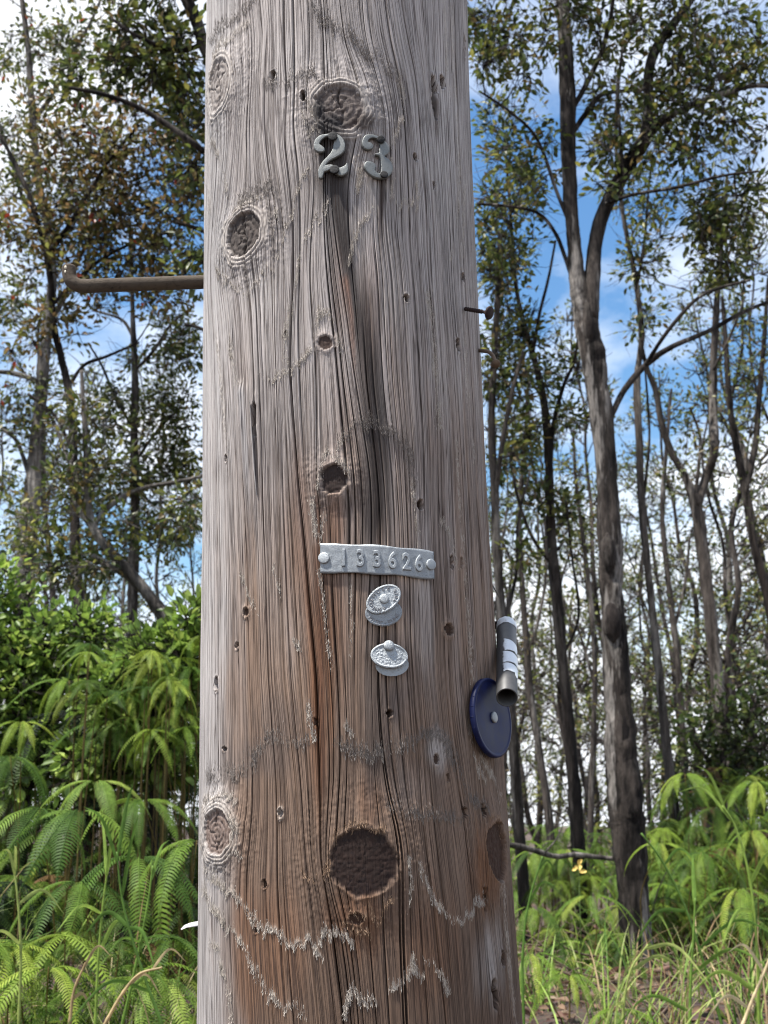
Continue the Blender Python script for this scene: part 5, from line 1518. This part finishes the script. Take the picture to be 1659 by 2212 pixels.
FERNS = [  # label, x, y, dist, pinnae, size, palette
    ('broad fern with long drooping fronds at the far left edge', 85, 1748, 4.0, 5, 1.15, 'fern'),
    ('fern with four hanging comb-like fronds, second from the left edge', 170, 1752, 3.9, 6, 1.1, 'fern'),
    ('glossy fern with five hanging fronds nearest the pole on the left bank', 300, 1852, 3.7, 7, 1.1, 'fern'),
    ('fern frond half hidden by the left edge of the pole', 425, 1815, 3.8, 5, 1.15, 'fern'),
    ('fern hanging behind the grass stalk, below the broad left fern', 172, 1905, 3.6, 5, .95, 'fern'),
    ('mid green fern above the glossy one near the pole', 310, 1728, 4.3, 6, .85, 'fern'),
    ('small fern at the left edge under the shrub', 22, 1635, 4.4, 5, .95, 'fern'),
    ('shaded fern in the middle of the left bank', 210, 1688, 4.3, 6, .85, 'green'),
    ('yellow green young fern close under the shrub by the pole', 345, 1580, 4.6, 6, .75, 'lime'),
    ('yellow green fern topmost beside the left edge of the pole', 395, 1545, 4.6, 5, .75, 'lime'),
    ('lime fern rising above the shrub right beside the pole', 415, 1385, 4.8, 6, .8, 'lime'),
    ('pale green fern at the top of the left bank above the shrub', 330, 1430, 4.9, 6, .8, 'lime'),
    ('green fern high on the left bank between the two shrubs', 235, 1560, 4.7, 6, .85, 'fern'),
    ('lime fern over the middle of the left shrub', 150, 1470, 4.8, 6, .85, 'lime'),
    ('lime fern leaning out of the shrub at the left edge', 45, 1560, 4.7, 6, .85, 'lime'),
    ('bright fern half way between shrub tops and pole', 285, 1500, 4.7, 6, .8, 'lime'),
    ('bright fern touching the pole at the height of the blue disc', 408, 1470, 4.6, 6, .8, 'lime'),
    ('pale fern in the bottom left corner', 25, 2040, 3.3, 6, .95, 'lime'),
    ('pale fern left of the dry stalks at the bottom', 105, 2090, 3.2, 6, .9, 'lime'),
    ('dark fern at the bottom beside the pole', 330, 2110, 3.4, 6, .85, 'green'),
    ('arching yellow green fern at the upper left of the right bank', 1480, 1672, 6.4, 8, 1.5, 'lime'),
    ('arching fern highest at the right edge of the photo', 1630, 1690, 6.2, 8, 1.5, 'lime'),
    ('light fern in front of the foot of the forked tree', 1425, 1822, 5.2, 6, 1.15, 'lime'),
    ('fern drooping over the dark hollow right of the forked tree', 1515, 1842, 5.3, 7, 1.2, 'fern'),
    ('yellow green fern at the right edge, halfway up the bank', 1625, 1795, 5.6, 7, 1.2, 'lime'),
    ('broad fern in the middle of the right bank', 1545, 1745, 6.2, 8, 1.35, 'fern'),
    ('fern at the right edge above the dry grass', 1600, 1920, 5.0, 7, 1.2, 'lime'),
    ('fern with hanging tips between the dark trunk and the forked tree', 1275, 1935, 4.9, 7, 1.05, 'lime'),
    ('fern against the right edge of the pole behind the knot', 1150, 1960, 4.9, 6, 1.0, 'fern'),
    ('bright lime fern low against the right edge of the pole', 1145, 2060, 4.2, 6, .95, 'lime'),
    ('bright lime fern right of the pole at the bottom', 1230, 2105, 4.2, 7, .95, 'lime'),
    ('low fern in the bottom right foreground beside the hollow', 1330, 2180, 3.9, 6, .85, 'lime'),
    ('far fern clump lit between the thin trunks', 1225, 1835, 6.4, 7, 1.1, 'lime'),
    ('small green fern left of the dark trunk foot', 1160, 1838, 6.2, 6, 1.1, 'fern'),
]
for i, (lb, x, y, dd, n, s, pal) in enumerate(FERNS):
    fern(lb, at(x, y, dd), max(5, n - (0 if x < 500 else 1)), s * (1.12 if x < 500 else .82), pal, 500 + i)

def fern_mass(name, label, spots, seed, pals):
    """Uncountable undergrowth: many fronds joined in one mesh."""
    g = np.random.default_rng(seed)
    mb = MB()
    for hub, s, pal in spots:
        n = int(g.integers(5, 8)); a0 = g.uniform(0, 360)
        hc = PAL[pal][g.integers(0, len(PAL[pal]))] * g.uniform(.5, 1.1)
        for i in range(n):
            v, q = FERN_LO[g.integers(0, 6)]
            M = np.array(rot_mat(math.radians(a0 + i * 360 / n + g.uniform(-18, 18)), g.uniform(-.25, .3), g.normal(0, .22)))[:3, :3]
            mb.add(v @ M.T * s * g.uniform(.8, 1.15) + hub, q=q, c=np.clip(hc * g.uniform(.85, 1.15), .01, .6))
        zg = float(gz(hub[0], hub[1])) - .02
        P = np.array([[hub[0], hub[1] + .05, min(zg, hub[2] - .1)], (hub + [hub[0], hub[1], zg]) / 2 + [g.normal(0, .02), .02, 0], hub])
        v, q, t = tube(P, [.003, .0025, .0018], 4, cap=False); mb.add(v, q=q, c=lin(96, 84, 48))
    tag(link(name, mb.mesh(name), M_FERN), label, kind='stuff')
g = np.random.default_rng(77)
sp = []
for _ in range(230):      # left bank
    x = g.uniform(-160, 470); top = 1560 if x < 200 else 1480
    y = g.uniform(top, 2230); t = (2230 - y) / 700
    dd = 4.15 + t * 1.5 + g.uniform(.15, .9)
    p = at(x, y, dd)
    if p[2] < gz(p[0], p[1]) + .08: p[2] = gz(p[0], p[1]) + g.uniform(.08, .3)
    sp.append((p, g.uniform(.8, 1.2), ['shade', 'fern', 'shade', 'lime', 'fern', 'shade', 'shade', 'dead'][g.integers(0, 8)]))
for _ in range(34):       # young fronds high on the bank beside the pole
    p = at(g.uniform(150, 440), g.uniform(1370, 1600), g.uniform(4.35, 4.75))
    sp.append((p, g.uniform(.5, .8), ['lime', 'lime', 'fern'][g.integers(0, 3)]))
for _ in range(46):       # low lime fronds at the foot of the bank
    p = at(g.uniform(-60, 430), g.uniform(2010, 2260), g.uniform(3.2, 3.8))
    sp.append((p, g.uniform(.6, .95), ['lime', 'lime', 'fern'][g.integers(0, 3)]))
for _ in range(210):       # behind the shrubs, further up the bank
    X = g.uniform(-3.6, -.3); Y = g.uniform(4.9, 7.8)
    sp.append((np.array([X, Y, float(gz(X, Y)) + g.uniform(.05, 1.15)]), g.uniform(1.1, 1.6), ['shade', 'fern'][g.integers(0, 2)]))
fern_mass('fern_thicket', 'mass of green ferns covering the bank left of the pole', sp, 81, None)
sp = []
for _ in range(240):      # right bank, far right
    x = g.uniform(1395, 1760); top = np.interp(x, [1395, 1450, 1560, 1700], [1800, 1690, 1650, 1640])
    y = g.uniform(top, 1990); t = (2000 - y) / 350
    dd = 5.4 + t * 2.2 + g.uniform(.1, .9)
    sp.append((at(x, y, dd), g.uniform(.7, 1.05), 'dead' if g.random() < .08 else ['fern', 'lime', 'fern', 'lime'][g.integers(0, 4)]))
for _ in range(140):       # between the pole and the forked tree
    x = g.uniform(1090, 1420); y = g.uniform(1815, 2240); t = (2240 - y) / 400
    dd = 4.3 + t * 2.4 + g.uniform(.1, .7)
    sp.append((at(x, y, dd), g.uniform(.65, .95), ['lime', 'fern', 'lime', 'green'][g.integers(0, 4)]))
for _ in range(150):       # low far line of ferns under the trunks
    X = g.uniform(.7, 5.5); Y = g.uniform(7.2, 12)
    sp.append((np.array([X, Y, float(gz(X, Y)) + g.uniform(.15, .72)]), g.uniform(.8, 1.2), ['lime', 'fern'][g.integers(0, 2)]))
for _ in range(170):      # the undergrowth goes on into the wood
    Y = g.uniform(13, 42); X = g.uniform(.06, .42) * Y
    sp.append((np.array([X, Y, float(gz(X, Y)) + g.uniform(.25, .85)]), g.uniform(1.3, 2.0), ['lime', 'fern', 'green'][g.integers(0, 3)]))
fern_mass('fern_thicket', 'mass of yellow green ferns covering the bank right of the pole', sp, 82, None)

# ------------------------------------------------------------------ grass
def blade(mb, g, base, L, az, lean, w, col, curl=1.0, n=9):
    """A long grass blade that rises, bends and tips over."""
    e = math.pi / 2 - lean
    P = [np.array(base, float)]
    for i in range(1, n):
        e -= curl * (.07 + .30 * (i / n) ** 2.2)
        P.append(P[-1] + L / n * np.array([math.cos(az) * math.cos(e), math.sin(az) * math.cos(e), math.sin(e)]))
    P = np.array(P)
    T = np.gradient(P, axis=0); T /= np.linalg.norm(T, axis=1)[:, None]
    sd = np.array([-math.sin(az), math.cos(az), 0]); sd = sd * math.cos(.6) + np.array([0, 0, .0])
    tw = g.uniform(-.9, .9)
    t = np.linspace(0, 1, n)
    ww = w * np.minimum(1, t * 6 + .35) * (1 - t ** 2.2) + .0003
    nrm = np.cross(T, sd); S = sd * math.cos(tw) + nrm * math.sin(tw)
    U = np.cross(S, T)
    L_ = P + S * ww[:, None] / 2 + U * ww[:, None] * .12; R_ = P - S * ww[:, None] / 2 + U * ww[:, None] * .12
    v = np.stack([L_, P, R_], 1).reshape(-1, 3)
    i = np.arange(n - 1)[:, None] * 3
    q = np.concatenate([i + [0, 1, 4, 3], i + [1, 2, 5, 4]])
    mb.add(v, q=q, c=col)

G_COL = [lin(112, 142, 62), lin(134, 158, 72), lin(92, 124, 54), lin(152, 164, 92)]
D_COL = [lin(190, 168, 126), lin(168, 146, 108), lin(206, 188, 150), lin(150, 124, 92)]
def grass_stuff(name, label, spots, seed, dry=.15, Lr=(.25, .6)):
    g = np.random.default_rng(seed); mb = MB()
    for X, Y in spots:
        z = float(gz(X, Y)) - .01
        for _ in range(int(g.integers(6, 13))):
            col = (D_COL if g.random() < dry else G_COL)[g.integers(0, 4)] * g.uniform(.75, 1.15)
            blade(mb, g, (X + g.normal(0, .03), Y + g.normal(0, .03), z), g.uniform(*Lr), g.uniform(0, 6.28), g.uniform(.02, .5), g.uniform(.004, .010), col, g.uniform(.5, 1.3), n=7)
    tag(link(name, mb.mesh(name), M_GRASS), label, kind='stuff')
g = np.random.default_rng(90)
sp = [(g.uniform(-1.9, -.30), g.uniform(2.6, 3.7)) for _ in range(170)]
grass_stuff('grass', 'long grass at the foot of the left bank', sp, 91, .18, (.4, .85))
sp = [(g.uniform(.45, 2.4), g.uniform(3.3, 5.2)) for _ in range(90)]
grass_stuff('grass', 'mixed green and dry grass on the right bank', sp, 92, .28, (.22, .52))
sp = [(g.uniform(-1.5, 1.6), g.uniform(-.6, 2.2)) for _ in range(110)]
grass_stuff('grass', 'short verge grass round the foot of the pole', sp, 93, .2, (.15, .35))

def grass_stalk(label, pts, dist, lvs, seed, w=7, dry=False):
    """A tall grass: jointed culm traced through photo points, blades leaving its joints. lvs: (fraction up, dx, dy px of tip, width px)"""
    g = np.random.default_rng(seed)
    p = smooth_path(np.array([at(x, y, dist) for x, y in pts]), 30)
    foot = p[0].copy(); foot[2] = float(gz(foot[0], foot[1])) - .02
    if foot[2] < p[0][2] - .03: p = np.vstack([np.linspace(foot, p[0], 8)[:-1], p])
    s = px(dist)
    col = (D_COL if dry else G_COL)[seed % 4]
    root = empty('grass_stalk', p[0])
    r = np.linspace(w * s / 2, w * s / 4, len(p)); r[::9] *= 1.25
    v, q, t = tube(p, r, 8)
    child('culm', mesh_np('culm', v - p[0], [q, t], np.broadcast_to(col, (len(v), 3)), smooth=True), M_GRASS, root)
    for f, dx, dy, bw in lvs:
        b = p[int(f * (len(p) - 1))]
        tip = b + np.array([dx * s, g.uniform(-.12, .05), -dy * s])
        mid = (b + tip) / 2 + np.array([0, 0, .22 * abs(dx) * s + .02])
        P = smooth_path(np.array([b, mid, tip]), 12)
        T = np.gradient(P, axis=0); T /= np.linalg.norm(T, axis=1)[:, None]
        S = np.cross(T, [0, 1.0, .25]); S /= np.linalg.norm(S, axis=1)[:, None]
        tt = np.linspace(0, 1, 12); ww = (bw * .62 * s * np.minimum(1, tt * 5 + .4) * (1 - tt ** 2) + .0004)[:, None]
        U = np.cross(S, T)
        vv = np.stack([P + S * ww / 2 + U * ww * .15, P, P - S * ww / 2 + U * ww * .15], 1).reshape(-1, 3)
        i = np.arange(11)[:, None] * 3
        child('blade', mesh_np('blade', vv - p[0], np.concatenate([i + [0, 1, 4, 3], i + [1, 2, 5, 4]]), np.broadcast_to(col * g.uniform(.85, 1.2), vv.shape)), M_GRASS, root)
    tag(root, label, 'grass')
grass_stalk('tall jointed grass stalk crossing the ferns at the lower left', [(350,2215),(312,2110),(280,2010),(262,1930),(252,1840)], 2.9, [(.35,-150,60,14),(.62,-95,20,16),(.62,60,80,14),(.8,40,-160,12),(.95,-60,-110,12),(.98,30,-150,13)], 2)
grass_stalk('upright grass stem in front of the hanging fern fronds', [(205,2230),(212,2080),(222,1960),(232,1880)], 3.0, [(.5,60,-60,12),(.7,-70,30,12),(.95,25,-110,11),(.95,-25,-130,11)], 1)
grass_stalk('thin leaning grass stem beside the dark fern near the pole', [(262,2220),(290,2100),(318,1960),(330,1870)], 3.1, [(.4,90,20,10),(.6,-60,40,10),(.9,30,-80,10)], 0)
grass_stalk('grass stem at the left edge with short blades', [(40,2220),(45,2060),(38,1940),(30,1880)], 3.1, [(.5,-60,0,12),(.7,90,20,12),(.95,20,-60,10),(.95,-20,-50,10)], 3)
grass_stalk('dry straw stalk bent across the bottom left', [(225,2215),(262,2150),(300,2105),(350,2090)], 2.8, [(.6,60,30,10),(.9,60,-10,9)], 4, 8, True)
grass_stalk('short dry straw stalk standing beside the bent one', [(150,2215),(160,2140),(185,2080)], 2.9, [(.5,40,40,12),(.9,60,-30,9)], 5, 8, True)
grass_stalk('long arching grass stem through the middle of the right bank', [(1560,2215),(1520,2080),(1480,1960),(1430,1860),(1385,1800)], 3.9, [(.45,150,-20,12),(.6,-120,90,13),(.8,60,-10,10)], 2)
grass_stalk('grass stem with broad blades at the right edge', [(1640,2215),(1635,2050),(1620,1900),(1590,1790),(1560,1740)], 3.9, [(.3,-150,10,16),(.5,-90,70,14),(.6,60,-60,14),(.85,-110,-60,10),(.95,-60,-90,10)], 1)
grass_stalk('stiff upright grass blade tuft right of centre on the right bank', [(1490,2215),(1492,2120),(1498,2020),(1502,1940)], 3.8, [(.3,-160,40,13),(.5,150,-10,13),(.95,5,-100,14)], 0)
grass_stalk('grass with blades curling over the dark litter', [(1345,2215),(1350,2150),(1365,2090),(1400,2040)], 3.8, [(.4,-60,60,12),(.7,130,30,12),(.95,110,60,13)], 3)
grass_stalk('dry grass stalk leaning in the bottom right corner', [(1600,2225),(1625,2160),(1655,2090),(1680,2020)], 3.7, [(.4,-90,20,12),(.7,-80,-40,10)], 6, 8, True)
grass_stalk('thin grass stem rising close to the right edge of the pole', [(1128,2080),(1135,1990),(1150,1920),(1172,1850)], 3.6, [(.6,50,-40,9),(.9,40,10,8)], 2, 6)

# ------------------------------------------------------------------ litter, twigs and small things
def litter():
    g = np.random.default_rng(95); mb = MB()
    n = 5200
    X = g.uniform(.3, 4.0, n); Y = g.uniform(3.2, 8.5, n)
    pos = np.column_stack([X, Y, gz(X, Y) + g.uniform(.0, .05, n)])
    d = g.normal(0, 1, (n, 3)) * [1, 1, .35]
    pal = np.array([lin(104, 78, 62), lin(82, 62, 52), lin(132, 108, 88), lin(64, 50, 44), lin(120, 90, 80), lin(150, 132, 112)])
    leaves(mb, pos, d, g.normal(0, .5, (n, 3)) + [0, 0, 1], g.uniform(.03, .09, n), g.uniform(.015, .035, n), pal[g.integers(0, 6, n)] * g.uniform(.7, 1.2, (n, 1)), .3)
    m = 420
    A = np.column_stack([g.uniform(.5, 3.6, m), g.uniform(3.6, 7.5, m), np.zeros(m)]); A[:, 2] = gz(A[:, 0], A[:, 1]) + g.uniform(0, .12, m)
    dv = g.normal(0, 1, (m, 3)) * [1, .8, .35]; dv /= np.linalg.norm(dv, axis=1)[:, None]
    batch_twigs(mb, A, A + dv * g.uniform(.1, .5, (m, 1)), np.full(m, .005), np.full(m, .002), g, .25, lin(108, 92, 80))
    tag(link('leaf_litter', mb.mesh('leaf_litter'), M_GRASS), 'brown dead leaves and twigs on the right bank', kind='stuff')
litter()
def fallen_branch():
    pts = [(1085,1822),(1130,1830),(1170,1842),(1205,1850),(1240,1846),(1290,1852),(1330,1856)]
    p = smooth_path(np.array([at(x, y, 5.6 + .05 * i) for i, (x, y) in enumerate(pts)]), 40)
    v, q, t = tube(p, np.linspace(.013, .010, 40), 8, wob=.2, seed=8)
    root = empty('fallen_branch', p[0])
    child('stick', mesh_np('stick', v - p[0], [q, t], smooth=True), M_BARK_PALE, root)
    s = smooth_path(np.array([p[14], p[14] + [.06, -.02, .07], p[14] + [.10, -.02, .16]]), 8)
    v, q, t = tube(s, np.linspace(.005, .002, 8), 6); child('side_twig', mesh_np('side_twig', v - p[0], [q, t]), M_BARK_PALE, root)
    tag(root, 'pale dead branch lying level between the pole and the forked tree', 'branch')
fallen_branch()
def flower():
    m, n, l, out = new_mat('yellow_petal')
    bs = N(n, l, 'ShaderNodeBsdfPrincipled', {'Base Color': (*lin(238, 204, 110), 1), 'Roughness': .6}); l.new(bs.outputs[0], out.inputs[0])
    c = at(1250, 1872, 5.6); g = np.random.default_rng(6)
    root = empty('yellow_flower', c)
    for i in range(7):
        a = i / 7 * 6.28
        d = np.array([math.cos(a), -.5, math.sin(a)]); mb = MB()
        leaves(mb, np.zeros((1, 3)) + d * .004 + g.normal(0, .008, 3), d[None], np.array([[0, -1.0, .3]]), [.026], [.017], np.array([lin(238, 204, 110)]))
        child('petal', mb.mesh('petal'), m, root)
    zg = float(gz(c[0], c[1]))
    v, q, t = tube(np.array([[0, .02, zg - c[2]], [0, .015, (zg - c[2]) / 2], [0, 0, 0]]), [.004, .003, .002], 6)
    child('stem', mesh_np('stem', v, [q, t], np.broadcast_to(lin(90, 110, 60), (len(v), 3))), M_FERN, root)
    tag(root, 'small yellow flower by the foot of the dark trunk', 'flower')
flower()
def white_scrap():
    m, n, l, out = new_mat('white_paper')
    tc = N(n, l, 'ShaderNodeTexCoord'); nz = N(n, l, 'ShaderNodeTexNoise', {'Vector': tc.outputs['Object'], 'Scale': 40.0})
    rp = N(n, l, 'ShaderNodeValToRGB', {0: nz.outputs['Fac']}); rp.color_ramp.elements[0].color = (*lin(226, 214, 212), 1); rp.color_ramp.elements[1].color = (*lin(246, 242, 240), 1)
    bs = N(n, l, 'ShaderNodeBsdfPrincipled', {'Base Color': rp.outputs[0], 'Roughness': .7}); l.new(bs.outputs[0], out.inputs[0])
    up = [(391,2007),(398,1999),(410,1994),(425,1991),(450,1988),(475,1990)]; lo = [(392,2008),(402,2004),(415,2002),(428,2000),(452,2003),(475,2000)]
    A = np.array([at(x, y, 2.3 + .004 * i) for i, (x, y) in enumerate(up)]); B = np.array([at(x, y, 2.28 + .006 * i) for i, (x, y) in enumerate(lo)])
    th = np.array([0, .0012, 0])
    V = np.vstack([A, B, A + th, B + th]); n_ = len(A); Q = []
    for i in range(n_ - 1):
        Q += [(i, i + 1, n_ + i + 1, n_ + i), (2 * n_ + i, 3 * n_ + i, 3 * n_ + i + 1, 2 * n_ + i + 1), (i, 2 * n_ + i, 2 * n_ + i + 1, i + 1), (n_ + i, n_ + i + 1, 3 * n_ + i + 1, 3 * n_ + i)]
    o = V.mean(0)
    ob = link('white_scrap', mesh_np('white_scrap', V - o, np.array(Q)), m); ob.location = o
    tag(ob, 'small pointed white scrap sticking out behind the pole at lower left', 'scrap')
white_scrap()
